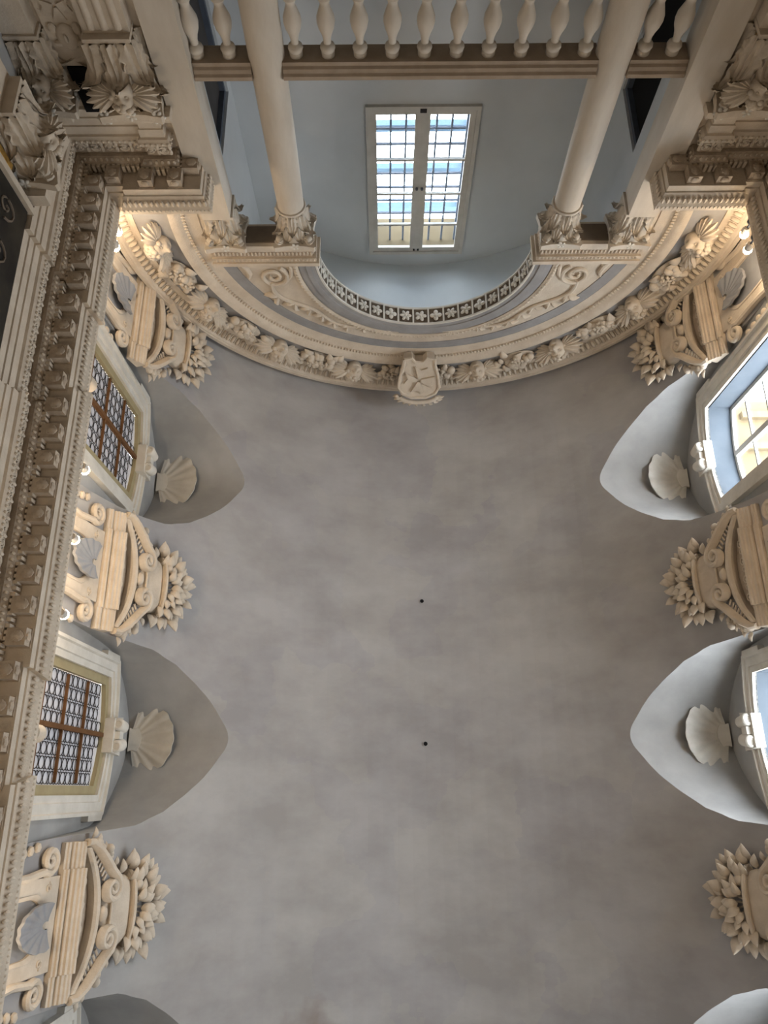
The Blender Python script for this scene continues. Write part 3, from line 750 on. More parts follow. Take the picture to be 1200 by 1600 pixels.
for s in (-1, 1):
    sp = thing('scroll_relief', (s * 2.0, YA, 9.7), 'stucco scroll and leaf relief in the spandrel above the ' + ('capitals nearer the painting' if s < 0 else 'capitals nearer the flaring lamps'), 'relief', 'spandrel scrolls beside the inner arch')
    def tb(P2, r, nm):
        b = MB(); b.tube([(s * x, YA + .018, z) for x, z in P2], r, 8, 1.0, Vector((0, 1, 0))); return b.build(nm, 'stone', sp)
    tb(spiral(-2.06, 9.98, .21, .03, R_(-60), 1.75), lambda t: .036 - .012 * t, 'volute')
    # running acanthus stem following the arch up to the crown
    stem = []
    for i in range(40):
        t = i / 39; a = R_(162 - 62 * t); rad = 2.22 - .29 * t + .10 * math.sin(t * 13) * (1 - t)
        stem.append((rad * math.cos(a), 9.42 + (rad - .02) * math.sin(a) * 1.0))
    tb(stem, lambda t: .034 * (1 - .6 * t), 'stem')
    for i in range(5, 38, 4):
        x, z = stem[i]; q = i / 39
        for sg in (-1, 1):
            M = Matrix.Translation((s * x, YA + .01, z)) @ Matrix.Rotation((PI if s < 0 else 0) * 0 + rr.uniform(-.3, .3) + (R_(-50) if s < 0 else R_(230)) + sg * R_(42), 4, 'Y') @ Matrix.Scale(1.25 - .75 * q, 4)
            link('leaf', bud_me, sp, M)
    tb([(-2.47, 9.72), (-2.40, 9.80), (-2.37, 9.92), (-2.40, 10.02)], lambda t: .02 + .02 * math.sin(t * PI), 'palmette')
    tb([(-1.83, 9.72), (-1.80, 9.80), (-1.82, 9.95), (-1.88, 10.08)], lambda t: .015 + .02 * math.sin(t * PI), 'palmette')

# keystone shield with eight-pointed cross and coronet
sh = thing('keystone_shield', (0, -6.42, 11.9), 'stucco shield with eight-pointed cross and coronet at the crown of the garland arch', 'shield')
SPM = Matrix.Translation((0, -6.50, 11.80)) @ Matrix.Rotation(R_(-28), 4, 'X')
def SP(u, v, w): return tuple(SPM @ Vector((u, w, v)))
poly = [(-.24, 0), (-.12, -.02), (-.06, .05), (.06, .05), (.12, -.02), (.24, 0), (.25, .12), (.30, .30), (.33, .50), (.27, .62), (.12, .70), (-.12, .70), (-.27, .62), (-.33, .50), (-.30, .30), (-.25, .12)]
b = MB(); b.prism(poly, -.05, .17, SP); b.build('shield_body', 'stone', sh, ang=30)
b = MB(); b.tube([SP(u * 1.0, v, .17) for u, v in poly + poly[:1]], .028, 6); b.build('shield_rim', 'stone', sh, ang=50)
b = MB()
for k in range(4):
    a = k * PI / 2 + R_(8); ca, sa = math.cos(a), math.sin(a)
    arm = [(-.02, .03), (.02, .03), (.10, .235), (0, .185), (-.10, .235)]
    b.prism([(x * ca - y * sa, x * sa + y * ca + .36) for x, y in arm], .16, .21, SP)
b.build('cross', 'stone', sh, smooth=False)
b = MB(); b.tube([SP(.30 * math.cos(R_(t)), .72 + .10 * math.sin(R_(t)), .10 + .03 * math.sin(R_(t))) for t in range(0, 181, 12)], .04, 8); b.build('coronet_band', 'stone', sh, ang=50)
b = MB(); b.ball(SP(0, .70, .04), (.25, .09, .06), 14, 8); b.build('coronet_lining', 'stone_rich', sh)
for k in range(11):
    t = R_(180 * k / 10); M = Matrix.Translation(SP(.30 * math.cos(t), .715 + .10 * math.sin(t), .11 + .03 * math.sin(t))) @ Matrix.Rotation(PI / 2 - t, 4, 'Y') @ Matrix.Rotation(R_(-90), 4, 'Y') @ Matrix.Scale(1.05, 4)
    link('coronet_point', small_leaf_me, sh, M)
# ================================================================== serliana: columns, pilasters, entablature blocks
def volute_mesh():
    b = MB(); b.tube([(x, 0, z) for x, z in spiral(0, 0, .055, .01, 0, 1.6, 20)], .018, 6, 2.2, Vector((0, 1, 0))); b.ball((0, 0, 0), (.02, .05, .02), 8, 5)
    return b.mesh('volute', 'column', ang=60)
vol_me = volute_mesh()
def capital(root, cx, cy, z0, z1, r, square=False, half=False, mt='column', am=None):
    am = am or acan_me; H = z1 - z0
    b = MB()
    if square: b.loft([[(cx + q * i, cy + q * j, z) for i, j in ((-1, -1), (1, -1), (1, 1), (-1, 1))] for q, z in ((r * .95, z0), (r * .95, z0 + H * .5), (r * 1.2, z1 - .08))])
    else: b.lathe([(r * .92, z0), (r * .95, z0 + H * .5), (r * 1.25, z1 - .08), (0, z1 - .08)], 20, Matrix.Translation((cx, cy, 0)))
    bell = b.build('capital_bell', mt, root, ang=40)
    b = MB(); a = r * 1.62; pts = []
    for k in range(4):
        for t in (-1, -.5, 0, .5, 1):
            e = a * (1 - .13 * (1 - t * t)); x, y = e, a * t * .93
            c, s_ = math.cos(k * PI / 2), math.sin(k * PI / 2); pts.append((cx + x * c - y * s_, cy + x * s_ + y * c))
    b.prism(pts, z1 - .075, z1, lambda u, v, w: (u, v, w)); b.build('abacus', mt, root, ang=25)
    b = MB(); b.lathe([(r * .9, z0 - .035), (r * 1.1, z0 - .03), (r * 1.14, z0 - .012), (r * 1.1, z0 + .004), (r * .9, z0 + .008)], 24, Matrix.Translation((cx, cy, 0)))
    if not square: b.build('astragal', mt, root, ang=40)
    else:
        b = MB(); b.box((cx, cy, z0 - .012), (r * 2.15, r * 2.15, .04)); b.build('astragal', mt, root, smooth=False)
    sc_ = H / .5
    for tier in range(2):
        for k in range(8):
            an = (k + .5 * tier) * PI / 4
            if half and math.sin(an) < -.3: continue
            d = r * (.95 + (.25 if square and k % 2 == (1 if tier == 0 else 0) and tier == 0 else 0))
            M = Matrix.Translation((cx + d * math.cos(an), cy + d * math.sin(an), z0 + .01 + tier * H * .28)) @ Matrix.Rotation(an, 4, 'Z') @ Matrix.Scale(sc_ * 1.05 * (r / .165) ** .5, 4)
            link('acanthus_leaf', am, bell, M)
    for k in range(4):
        an = PI / 4 + k * PI / 2
        if half and math.sin(an) < 0: continue
        M = Matrix.Translation((cx + r * 1.55 * math.cos(an), cy + r * 1.55 * math.sin(an), z1 - .13)) @ Matrix.Rotation(an, 4, 'Z') @ Matrix.Scale(r / .165, 4)
        link('volute', vol_me, bell, M)
    for k in range(4):
        an = k * PI / 2
        if half and math.sin(an) < 0: continue
        M = Matrix.Translation((cx + r * 1.42 * math.cos(an), cy + r * 1.42 * math.sin(an), z1 - .05)) @ Matrix.Rotation(an + PI / 2, 4, 'Z') @ Matrix.Rotation(R_(90), 4, 'X') @ Matrix.Scale(.7, 4)
        link('fleuron', ros[0], bell, M)
    return bell
CY, CR = -6.72, .165
for s in (-1, 1):
    side = 'nearer the painting' if s < 0 else 'nearer the flaring lamps'
    c = thing('column', (s * 1.69, CY, 5.75), 'smooth round column with leafy capital, ' + side, 'column', 'columns of the loft opening')
    MB().lathe([(0, 5.75), (.24, 5.75), (.24, 5.83), (.22, 5.84), (.235, 5.90), (.205, 5.95), (.185, 5.98), (.18, 6.0), (.178, 6.9), (.170, 8.0), (.160, 8.80), (0, 8.80)], 36, Matrix.Translation((s * 1.69, CY, 0))).build('shaft', 'column', c, ang=30)
    capital(c, s * 1.69, CY, 8.83, 9.335, CR)
    p = thing('pilaster', (s * 2.585, -6.7, 5.75), 'square stone pilaster with leafy capital beside the loft opening, ' + side, 'pilaster', 'pilasters of the loft opening')
    MB().box((s * 2.585, -6.70, 7.29), (.34, .36, 3.08)).build('shaft', 'column', p, smooth=False)
    capital(p, s * 2.565, -6.70, 8.83, 9.335, .165, square=True)
    e = thing('entablature_block', (s * 2.1, CY, 9.335), 'moulded entablature block over the column and pilaster ' + side, 'entablature', 'blocks carrying the inner arch')
    def blk(x0, x1, y0, y1, z0, z1, nm, m): MB().box((s * (x0 + x1) / 2, (y0 + y1) / 2, (z0 + z1) / 2), (abs(x1 - x0), y1 - y0, z1 - z0)).build(nm, m, e, smooth=False)
    blk(1.47, 2.80, -6.90, -6.545, 9.336, 9.44, 'architrave', 'stone')
    blk(1.485, 2.80, -6.89, -6.56, 9.44, 9.545, 'frieze', 'stone_rich')
    blk(1.44, 2.80, -6.90, -6.52, 9.545, 9.60, 'bed_moulding', 'stone')
    blk(1.40, 2.80, -6.92, -6.49, 9.60, 9.66, 'corona', 'stone')
    blk(1.85, 2.42, -6.86, -6.60, 9.325, 9.338, 'soffit_panel', 'dark_brown')
    eb = MB()
    for i in range(27):
        eb.ball((s * (1.50 + i * .048), -6.553, 9.49), (.016, .014, .035), 6, 4); eb.ball((s * (1.47 + i * .049), -6.515, 9.572), (.015, .014, .02), 5, 4)
    for i in range(7): eb.ball((s * 1.478, -6.58 - i * .048, 9.49), (.014, .016, .035), 6, 4)
    eb.build('carved_leaves', 'stone', e)['kind'] = 'stuff'

# ================================================================== balustrade
bprof = [(0, 5.97), (.075, 5.97), (.075, 6.01), (.055, 6.03), (.068, 6.06), (.055, 6.09), (.04, 6.12), (.038, 6.18), (.06, 6.24), (.066, 6.27), (.046, 6.30), (.044, 6.33), (.062, 6.38), (.083, 6.44), (.086, 6.49), (.074, 6.55), (.05, 6.61), (.038, 6.66), (.038, 6.70), (.046, 6.705), (.068, 6.725), (.074, 6.75), (.066, 6.775), (.058, 6.785), (.066, 6.80), (.064, 6.83), (0, 6.83)]
bm = MB(); bm.lathe([(r, z - 5.97) for r, z in bprof], 22); bal_me = bm.mesh('baluster', 'column', ang=40)
def rail(root, x0, x1, cuts):
    prof = [(-6.86, 6.83), (-6.86, 6.99), (-6.84, 7.01), (-6.60, 7.01), (-6.575, 6.99), (-6.575, 6.95), (-6.595, 6.93), (-6.60, 6.89), (-6.62, 6.87), (-6.62, 6.83)]
    MB().loft([[(x, y, z) for y, z in prof] for x in (x0, x1)]).build('handrail', 'rail', root, ang=20)
    MB().box(((x0 + x1) / 2, -6.72, 5.86), (x1 - x0, .26, .22)).build('plinth', 'stone', root, smooth=False)
    for x in cuts: link('baluster', bal_me, root, Matrix.Translation((x, -6.72, 5.97)))
bl = thing('balustrade', (0, -6.72, 5.75), 'long middle run of ten stone balusters between the two columns', 'balustrade', 'loft balustrade runs')
rail(bl, -1.535, 1.535, [-1.40 + i * .311 for i in range(10)])
bl = thing('balustrade', (-2.13, -6.72, 5.75), 'short run of two balusters between column and pilaster by the painting side', 'balustrade', 'loft balustrade runs')
rail(bl, -2.41, -1.845, [-2.36 + .0, -2.05])
bl = thing('balustrade', (2.13, -6.72, 5.75), 'short run of two balusters in front of the black doorway', 'balustrade', 'loft balustrade runs')
rail(bl, 1.845, 2.41, [1.97, 2.25])

# ================================================================== stucco cartouches over the piers
def cm(u, v, w):           # u along the wall, v up along wall and vault from the springing, w out of the surface (painting-side wall, centred on y = 0)
    w = w * .62
    if v <= 0: return (-(R - w), u, ZS + v)
    t = v / R; return (-(R - w) * math.cos(t), u, ZS + (R - w) * math.sin(t))
def cM(u, v, w, rot=0.0, tilt=0.0, sc_=1.0):      # frame: X along v (up), Y along u, Z out of the surface
    p = Vector(cm(u, v, w)); q = Vector(cm(u, v + .01, w)); X = (q - p).normalized(); Y = Vector((0, 1, 0)); Z = X.cross(Y)
    if Z.x < 0: Y = -Y; Z = X.cross(Y)
    M = Matrix(((X.x, Y.x, Z.x, p.x), (X.y, Y.y, Z.y, p.y), (X.z, Y.z, Z.z, p.z), (0, 0, 0, 1)))
    return M @ Matrix.Rotation(rot, 4, 'Z') @ Matrix.Rotation(tilt, 4, 'Y') @ Matrix.Scale(sc_, 4)
def tubeuv(P, rad, n=8, flat=1.0):
    b = MB(); b.tube([cm(*p) for p in P], rad, n, flat, Vector((1, 0, .3))); return b
def build_cartouche():
    root = thing('stucco_cartouche', (-4.0, 0, 8.3), 'x', 'cartouche', 'stucco cartouches over the piers')
    # niche panel: arch-headed frame
    ol = []; il = []
    for i in range(25):
        t = i / 24
        if t < .25: il.append((-.25, -.62 + t / .25 * 1.12)); ol.append((-.42, -.62 + t / .25 * 1.57))
        elif t <= .75:
            a = PI - (t - .25) / .5 * PI; il.append((.25 * math.cos(a), .50 + .27 * math.sin(a)))
            q = (t - .25) / .5; ol.append((-.42 + .84 * q, .95))
        else: il.append((.25, .5 - (t - .75) / .25 * 1.12)); ol.append((.42, .95 - (t - .75) / .25 * 1.57))
    prof = [(0, 0), (0, .05), (.15, .075), (.22, .075), (.25, .055), (1, .055), (1, 0)]
    rows = [[cm(a + (e - a) * t, b + (f - b) * t, w) for t, w in prof] for (a, b), (e, f) in zip(il, ol)]
    MB().loft(rows).build('niche_panel', 'stone', root, ang=30)
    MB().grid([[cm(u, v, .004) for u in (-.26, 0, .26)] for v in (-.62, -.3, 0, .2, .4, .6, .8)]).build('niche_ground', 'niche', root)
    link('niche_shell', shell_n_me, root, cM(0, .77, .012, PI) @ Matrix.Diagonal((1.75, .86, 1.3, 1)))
    for sg in (-1, 1):
        tubeuv([(sg * u, v, .065) for u, v in spiral(.33, .78, .045, .008, 0, 1.4)], .011, 6).build('corner_leaf', 'stone', root)
        # flanking scroll bracket
        P = [(sg * .50, -.60, .06), (sg * .56, -.45, .06), (sg * .50, -.2, .06), (sg * .445, .1, .06), (sg * .44, .38, .06), (sg * .47, .62, .07)]
        P += [(sg * u, v, .08) for u, v in spiral(.575, .72, .125, .015, R_(215), -1.75, 34)]
        tubeuv(P, lambda t: .040 - .014 * t, 8, 1.2).build('scroll_bracket', 'stone', root)
        cdrop = MB()
        for i in range(9):
            v = .52 - i * .12; cdrop.ball(cm(sg * (.70 - .05 * math.sin(i * .5)), v, .04), (.035, .05, .05), 7, 5)
        cdrop.build('husk_drop', 'stone', root)['kind'] = 'stuff'
        # entablature end pieces set back
    def band(u0, u1, k, nm, m='stone'):
        prof = [(.96, 0), (.96, .09), (.985, .10), (.99, .13), (1.015, .135), (1.02, .10), (1.05, .10), (1.055, .14), (1.08, .15), (1.085, .185), (1.12, .19), (1.13, .22), (1.155, .225), (1.165, .25), (1.19, .255), (1.19, 0)]
        rows = [[cm(u, v, w * k) for v, w in prof] for u in (u0, u1)]
        MB().loft(rows).build(nm, m, root, ang=20)
    band(-.47, .47, 1.12, 'entablature'); band(-.72, -.47, .9, 'entablature_end'); band(.47, .72, .9, 'entablature_end')
    # curved pediment band and its tympanum
    P = []
    for i in range(21):
        t = -1 + i / 10; P.append((.66 * t, 1.23 + .25 * (1 - abs(t) ** 2.2), .20))
    rows = []
    for u, v, w in P: rows.append([cm(u * a, v + b, w2) for a, b, w2 in ((1, -.045, .02), (1, -.045, .20), (1, -.02, .24), (1, .02, .25), (1, .045, .22), (1, .045, .02))])
    MB().loft(rows).build('curved_pediment', 'stone', root, ang=25)
    MB().prism([(u * .96, v - .03) for u, v, w in P], .01, .06, cm).build('tympanum', 'stone_rich', root, ang=25)
    b = MB()
    for i in range(-3, 4):
        b.tube([cm(u, v, .08) for u, v in spiral(i * .11, 1.31, .05, .01, 0, 1.3 * (1 if i % 2 else -1), 14)], .014, 6)
    b.build('pediment_scrolls', 'stone', root)['kind'] = 'stuff'
    for sg in (-1, 1):
        # big S-volute
        P = [(sg * .71, 1.19, .22), (sg * .70, 1.27, .24), (sg * .63, 1.38, .26), (sg * .52, 1.50, .27), (sg * .42, 1.60, .27), (sg * .34, 1.695, .27)]
        P += [(sg * u, v, .27 + .04 * i / 34) for i, (u, v) in enumerate(spiral(.235, 1.615, .12, .012, R_(45), 1.75, 34))]
        tubeuv(P, lambda t: .040 if t < .3 else .040 - .020 * (t - .3) / .7, 8, 1.5).build('volute', 'stone', root)
        rb = MB()
        for i in range(6):
            t = i / 5; rb.tube([cm(sg * (.60 - .22 * t), 1.40 + .17 * t, .20), cm(sg * (.54 - .22 * t), 1.36 + .17 * t, .20)], .016, 5)
        rb.build('gadroons', 'stone', root)['kind'] = 'stuff'
        # flower cluster outside the volute
        cl = MB().ball(cm(sg * .68, 1.44, .12), (.05, .07, .10), 8, 6).build('flower_cluster', 'stone', root)
        rc = random.Random(21)
        for i in range(8):
            link('flower', fruit_me, cl, cM(sg * (.72 - .022 * i + rc.uniform(-.04, .04)), 1.30 + .05 * i, .16 + rc.uniform(-.03, .04), 0, 0, rc.uniform(.55, .85)))
        for i in range(7):
            link('leaf', small_leaf_me, cl, cM(sg * (.74 - .05 * i), 1.36 + .06 * i, .10, sg * R_(-50 - rc.uniform(0, 50)), 0, 1.0))
    # urn
    b = MB(); b.ball(cm(0, 1.57, .20), (.06, .085, .06), 12, 8); b.build('urn_foot', 'stone', root)
    sec = [(1.56, .13, .14), (1.62, .23, .19), (1.70, .30, .23), (1.82, .345, .25), (1.91, .35, .25), (1.96, .335, .24), (1.97, .37, .27), (2.01, .375, .275), (2.025, .35, .25), (2.03, .20, .15)]
    rows = [[cm(hw * (abs(math.cos(a)) ** .8 * (1 if math.cos(a) >= 0 else -1)), v, .02 + d * math.sin(a) ** .7 if math.sin(a) > 1e-9 else .02) for a in [PI * j / 18 for j in range(19)]] for v, hw, d in sec]
    ub = MB(); ub.grid(rows); ub.f.append(tuple(len(ub.v) - 19 + i for i in range(19))); ub.build('urn', 'stone', root, ang=45)
    for nm, v0, hw, dd, rr_ in (('urn_rim', 2.00, .375, .30, .026), ('urn_belt', 1.68, .29, .24, .014)):
        tubeuv([(hw * math.cos(a), v0 - .02 * math.sin(a), .03 + dd * math.sin(a) ** .7 if 0 < a < PI - 1e-6 else .03) for a in [PI * j / 20 for j in range(21)]], rr_, 8).build(nm, 'stone', root)
    # bouquet: stems, leaves and buds fanned out of the urn
    st = MB(); rc = random.Random(9)
    for i in range(9):
        a = R_(-78 + 19.5 * i); L = .40
        st.tube([cm(math.sin(a) * L * t * (1 + .1 * t), 2.0 + math.cos(a) * L * t, .10 + .06 * math.sin(t * PI)) for t in (0, .25, .5, .75, 1)], lambda t: .014 - .005 * t, 5)
    st.build('stems', 'stone', root)['kind'] = 'stuff'
    for ringi, (rad, cnt, w, sc_) in enumerate(((.39, 18, .05, 1.05), (.28, 14, .14, 1.0), (.17, 9, .22, .9), (.09, 5, .27, .8))):
        for i in range(cnt):
            q = -1 + 2 * i / (cnt - 1); a = R_((112, 100, 85, 70)[ringi] * q) + rc.uniform(-.08, .08); r2 = rad * rc.uniform(.88, 1.1)
            link('leaf', bud_me, root, cM(math.sin(a) * r2 * 1.02, 2.035 + math.cos(a) * r2 * .94, w, -a + rc.uniform(-.3, .3), R_(rc.uniform(-40, -8)), sc_ * rc.uniform(.8, 1.15)))
    return root
ct = build_cartouche()
CL = {(-1, 0): 'stucco cartouche wedged in the corner between garland arch and roundel window', (-1, 1): 'stucco cartouche with shell niche between the two roundel windows', (-1, 2): 'large complete cartouche with shell niche and bouquet, below both roundel windows',
      (1, 0): 'cartouche with bouquet under the flaring lamps at the garland arch', (1, 1): 'cartouche with broad leafy bouquet between the two bright windows', (1, 2): 'cartouche of which only urn and bouquet show, below the bright windows'}
first = True
for s in (-1, 1):
    for k in (0, 1, 2):
        M = Matrix.Translation((s * 4.0, PIERS[k], 8.3))
        if s > 0: M = M @ Matrix.Scale(-1, 4, (1, 0, 0))
        if first:
            o = ct; o.matrix_basis = M; first = False
            proto_M = M
        else: o = copy_tree(ct, M)
        o['label'] = CL[(s, k)]

# ================================================================== scallop shells under the lunette soffits
for s in (-1, 1):
    for k, c in enumerate(BAYS[:2]):
        sidename = ('dim scallop shell above the ' + ('roundel window nearer the garland arch' if k == 0 else 'roundel window between two bouquets')) if s < 0 else ('sunlit scallop shell above the bright window ' + ('nearer the flaring lamps' if k == 0 else 'cut by the picture edge'))
        t = thing('scallop_shell', (s * 3.98, c, 11.86), sidename, 'shell', 'scallop shells over the windows')
        M = Matrix(((-s, 0, 0, s * 3.96), (0, 1, 0, c), (0, 0, -1, 11.93), (0, 0, 0, 1))) @ Matrix.Rotation(R_(6), 4, 'Y')
        link('shell_fan', shell_me, t, M); link('hinge', hub_me, t, M)

# ================================================================== vault holes
for y, lb in ((-2.77, 'small black round hole in the vault crown nearer the garland arch'), (-.65, 'small black round hole in the vault crown farther from the garland arch')):
    t = thing('vent_hole', (0, y, 12.90), lb, 'hole', 'holes in the vault crown')
    MB().lathe([(.030, 12.95), (.030, 12.925), (.038, 12.925), (.038, 12.95)], 18, Matrix.Translation((0, y, 0))).build('rim', 'vault', t)
    MB().lathe([(0, 12.929), (.031, 12.929), (.031, 12.95)], 18, Matrix.Translation((0, y, 0))).build('dark_bore', 'black', t)

# ================================================================== lamps standing on the cornice
def lamp(x, y, lb, n=1, power=30.0, grp='small warm lamps on the cornice'):
    s = -1 if x < 0 else 1
    t = thing('cornice_lamp', (x, y, 8.28), lb, 'lamp', grp)
    for i in range(n):
        yy = y + (i - (n - 1) / 2) * .22
        b = MB(); b.lathe([(0, 8.28), (.045, 8.28), (.045, 8.295), (.012, 8.30), (.012, 8.40), (0, 8.40)], 14, Matrix.Translation((x - s * .0, yy, 0))); b.build('stand', 'iron', t)
        M = Matrix.Translation((x, yy, 8.43)) @ Matrix.Rotation(R_(10) * s, 4, 'Y')
        b = MB(); b.lathe([(0, -.05), (.03, -.05), (.042, -.02), (.045, .05), (.040, .05), (.036, 0), (0, 0)], 16, M); b.build('housing', 'sash', t)
        b = MB(); b.ball((0, 0, 0), (.05, .05, .055), 10, 7); b.v = [tuple(M @ Vector((p[0], p[1], p[2] + .055))) for p in b.v]; b.build('bulb', 'bulb', t)
        d = bpy.data.lights.new('bulb_light', 'POINT'); d.energy = power * (.62 if x < 0 else .22); d.color = (1.0, .80, .58); d.shadow_soft_size = .05
        link('bulb_light', d, t, Matrix.Translation((x, yy, 8.60)))
lamp(-3.605, -5.94, 'pair of warm lamps on the cornice at the foot of the garland arch', 2, 15.0)
lamp(-3.585, -3.06, 'warm lamp on the cornice at the near edge of the first roundel window')
lamp(-3.585, -2.32, 'warm lamp on the cornice beside the niche shell of the middle cartouche')
lamp(-3.585, -1.58, 'warm lamp on the cornice by the lower scroll of the middle cartouche')
lamp(3.56, -5.84, 'pair of dazzling lamps on the cornice at the bright-window corner', 2, 45.0)
lamp(3.60, -2.4, 'added unseen lamp on the cornice under the broad leafy bouquet, beyond the picture edge')  # out of view, added for extra light on this side
lamp(-3.77, 1.2, 'added hidden lamp on the cornice under the large complete cartouche')  # added for its light, set back behind the cornice edge
lamp(3.60, 1.2, 'added unseen lamp on the cornice under the half-hidden cartouche, beyond the picture edge')  # another unseen lamp added as a light source
for y, lb in ((-4.07, 'cream stub floodlight on the cornice before the roundel window nearer the garland arch'), (-.51, 'cream stub floodlight on the cornice before the roundel window between two bouquets')):
    t = thing('floodlight', (-3.70, y, 8.28), lb, 'floodlight', 'cream floodlights on the cornice')
    b = MB(); b.lathe([(0, 8.28), (.07, 8.28), (.07, 8.31), (.05, 8.33), (.05, 8.40), (.075, 8.42), (.08, 8.55), (.07, 8.57), (0, 8.57)], 16, Matrix.Translation((-3.70, y, 0))); b.build('housing', 'stone', t, ang=40)
    b = MB(); b.box((-3.70, y, 8.345), (.03, .20, .02)); b.box((-3.70, y - .095, 8.42), (.03, .012, .15)); b.box((-3.70, y + .095, 8.42), (.03, .012, .15)); b.build('bracket', 'iron', t, smooth=False)

# ================================================================== orders below the entablature in the two corners
def corner_order(s):
    def X(x): return s * x
    where = 'painting-side' if s < 0 else 'lamp-flare'
    # altar-wall pilaster
    p = thing('corner_pilaster', (s * 3.06, -6.6, 0), 'carved pilaster with cherub capital next to the loft pilaster, ' + where + ' corner', 'pilaster', 'carved pilasters under the entablature')
    MB().box((s * 3.06, -6.56, 3.2), (.42, .22, 6.4)).build('shaft', 'stone', p, smooth=False)
    for q in (-.12, 0, .12): MB().loft([[(s * 3.06 + q + .035 * math.cos(a), -6.45 + .03 * math.sin(a), z) for a in [PI * j / 6 for j in range(7)]] for z in (0, 6.35)]).build('fillet', 'stone', p)
    b = capital(p, s * 3.06, -6.58, 6.42, 7.20, .20, square=True, half=True, mt='stone', am=acan_s_me)
    cherub(p, Matrix.Translation((s * 3.06, -6.30, 6.90)) @ Matrix.Rotation(R_(-35), 4, 'X'), True, 1.0)
    for sg in (-1, 1):
        link('fleuron', ros[1], p, Matrix.Translation((s * 3.06 + sg * .26, -6.30, 7.16)) @ Matrix.Rotation(R_(90), 4, 'X') @ Matrix.Scale(.9, 4))
    MB().box((s * 3.06, -6.5, 7.255), (.70, .26, .07)).build('impost', 'stone', p, smooth=False)
    # recessed strip with relief and black opening
    r = thing('relief_panel', (s * 3.47, -6.6, 5.6), 'narrow wall strip with mask and cross relief under a black opening, ' + where + ' corner', 'relief', 'relief strips in the corners')
    MB().box((s * 3.47, -6.59, 6.2), (.38, .06, 1.2)).build('panel', 'stone', r, smooth=False)
    b = MB(); b.ball((s * 3.47, -6.55, 6.50), (.10, .05, .13), 14, 10); b.ball((s * 3.47, -6.50, 6.48), (.022, .03, .045), 8, 6)
    for sg in (-1, 1): b.ball((s * 3.47 + sg * .09, -6.55, 6.56), (.06, .03, .03), 8, 5); b.ball((s * 3.47 + sg * .11, -6.55, 6.42), (.04, .025, .06), 8, 5)
    b.build('mask', 'stone', r)
    b = MB()
    for k in range(4):
        a = k * PI / 2; ca, sa = math.cos(a), math.sin(a)
        b.prism([(x * ca - y * sa + s * 3.47, x * sa + y * ca + 6.20) for x, y in ((-.012, .02), (.012, .02), (.06, .14), (0, .11), (-.06, .14))], -6.57, -6.54, lambda u, v, w: (u, w, v))
    b.build('cross', 'stone', r, smooth=False)
    b = MB()
    for i in range(8): b.ball((s * (3.47 + .05 * math.sin(i * 2.1)), -6.55, 5.75 + i * .035), (.05, .03, .045), 7, 5)
    b.build('fruit_drop', 'stone', r)['kind'] = 'stuff'
    MB().box((s * 3.47, -6.575, 7.06), (.26, .06, .50)).build('black_opening', 'black', r, smooth=False)
    # corner pilaster with cherub
    p = thing('corner_pilaster', (s * 3.84, -6.6, 0), 'half pilaster in the very corner with bent cherub capital, ' + where + ' side', 'pilaster', 'carved pilasters under the entablature')
    MB().box((s * 3.86, -6.55, 3.2), (.30, .24, 6.4)).build('shaft', 'stone', p, smooth=False)
    capital(p, s * 3.86, -6.58, 6.42, 7.20, .16, square=True, half=True, mt='stone', am=acan_s_me)
    cherub(p, Matrix.Translation((s * 3.80, -6.33, 6.84)) @ Matrix.Rotation(R_(25) * -s, 4, 'Z') @ Matrix.Rotation(R_(-35), 4, 'X'), True, .95)
    MB().box((s * 3.85, -6.5, 7.255), (.30, .26, .07)).build('impost', 'stone', p, smooth=False)
    # side-wall pilaster
    p = thing('corner_pilaster', (s * 3.94, -5.68, 0), 'side wall pilaster with cherub and fruit capital beside the dark painting' if s < 0 else 'side wall pilaster with cherub and fruit capital at the picture edge', 'pilaster', 'carved pilasters under the entablature')
    MB().box((s * 3.94, -5.68, 3.2), (.20, .46, 6.4)).build('shaft', 'stone', p, smooth=False)
    capital(p, s * 3.95, -5.68, 6.40, 7.15, .20, square=True, mt='stone', am=acan_s_me)
    cherub(p, Matrix.Translation((s * 3.70, -5.68, 6.86)) @ Matrix.Rotation(R_(90) * s, 4, 'Z') @ Matrix.Rotation(R_(-35), 4, 'X'), True, 1.0)
    MB().box((s * 3.90, -5.68, 7.22), (.26, .74, .13)).build('impost', 'stone', p, smooth=False)
    rf = random.Random(4)
    fc = MB().ball((s * 3.80, -5.68, 6.98), (.08, .22, .06), 10, 6).build('fruit_swag', 'stone', p)
    for i in range(12): link('fruit', fruit_me, fc, Matrix.Translation((s * (3.72 + rf.uniform(-.04, .06)), -5.68 + rf.uniform(-.26, .26), 6.98 + rf.uniform(-.08, .10))) @ Matrix.Scale(rf.uniform(.6, 1.0), 4))
    # black strip painted in for the shade beside the pilaster
    MB().box((s * 3.985, -6.05, 6.7), (.02, .20, .95)).build('shade_strip', 'black', p, smooth=False)
corner_order(-1); corner_order(1)
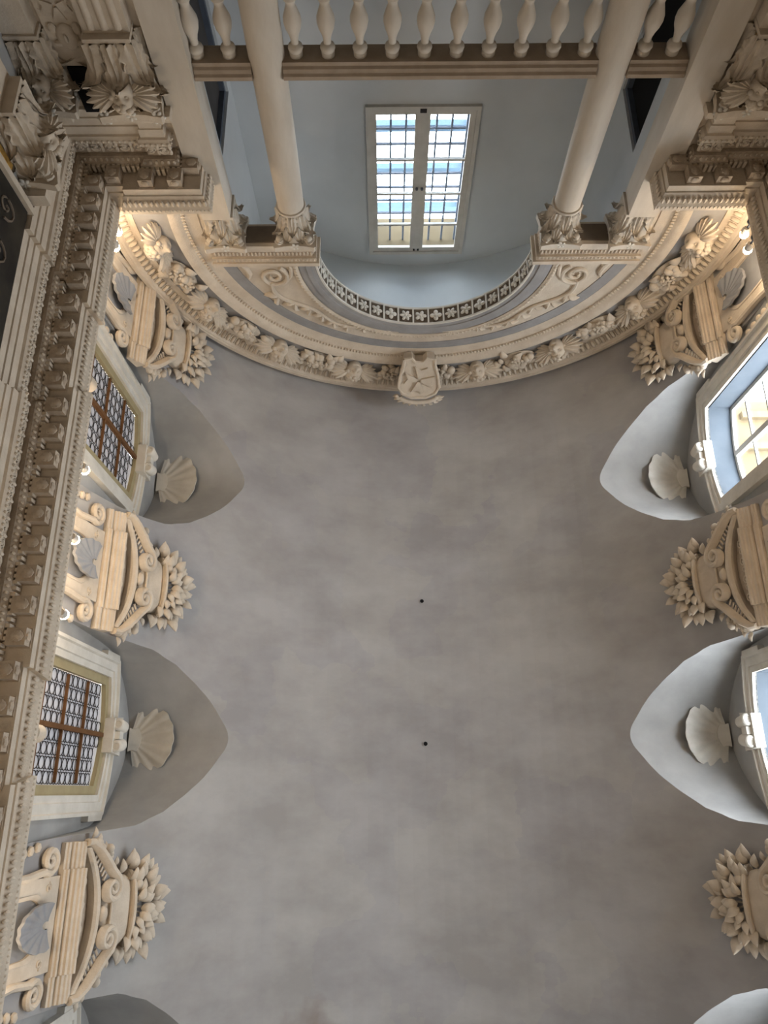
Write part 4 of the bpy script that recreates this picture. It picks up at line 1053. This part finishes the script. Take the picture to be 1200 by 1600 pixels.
# paintings in the bays of the side walls, under the architrave
for s in (-1,):
    pt = thing('wall_painting', (s * 3.98, -4.3, 4.0), 'dark painting in a moulded stone frame under the entablature' if s < 0 else 'dark painting on the bright-window wall, outside the picture', 'painting', 'dark paintings on the side walls')
    MB().box((s * 3.975, -4.25, 5.6), (.03, 1.9, 3.3)).build('canvas', 'canvas', pt, smooth=False)
    b = MB(); b.box((s * 3.96, -5.24, 5.6), (.08, .07, 3.4)); b.box((s * 3.96, -3.26, 5.6), (.08, .07, 3.4)); b.box((s * 3.96, -4.25, 3.93), (.08, 1.9, .06)); b.build('frame', 'stone', pt, smooth=False)
    for i in range(4):
        b = MB(); b.tube([(s * 3.955, -4.95 + i * .45 + .12 * (1 - q / 20) * math.cos(q * .5), 6.9 + .16 * (1 - q / 20) * math.sin(q * .5)) for q in range(21)], .012, 5); b.build('painted_scroll', 'dark_brown', pt)
    b = MB(); b.box((s * 3.95, -5.30, 6.55), (.08, .05, .5)); b.build('gilt_edge', 'gold', pt, smooth=False)

# ================================================================== unseen wall lamps added low in the nave to warm the cornice
for s in (-1, 1):
    for y in (-1.0, 2.4):
        t = thing('added_sconce', (s * 4.0, y, 4.6), 'added unseen brass lamp on the lower ' + ('painting-side' if s < 0 else 'bright-window') + ' wall, ' + ('nearer the garland arch' if y < 0 else 'farther from the garland arch'), 'lamp', 'added brass lamps on the lower walls')
        b = MB(); b.lathe([(0, 0), (.09, 0), (.08, .02), (.03, .03), (0, .03)], 16, Matrix.Translation((s * 3.998, y, 4.6)) @ Matrix.Rotation(R_(-90) * s, 4, 'Y')); b.build('backplate', 'gold', t)
        b = MB(); b.tube([(s * 3.97, y, 4.6), (s * 3.88, y, 4.54), (s * 3.78, y, 4.56), (s * 3.74, y, 4.66)], .014, 8, 1.0, Vector((0, 1, 0))); b.build('arm', 'gold', t)
        b = MB(); b.lathe([(0, 4.66), (.05, 4.66), (.08, 4.72), (.10, 4.80), (.095, 4.80), (.06, 4.71), (0, 4.69)], 16, Matrix.Translation((s * 3.74, y, 0))); b.build('shade', 'gold', t)
        b = MB(); b.ball((s * 3.74, y, 4.76), (.04, .04, .05), 10, 7); b.build('bulb', 'bulb', t)
        d = bpy.data.lights.new('bulb_light', 'POINT'); d.energy = 34.0; d.color = (1.0, .80, .58); d.shadow_soft_size = .06
        link('bulb_light', d, t, Matrix.Translation((s * 3.74, y, 4.88)))
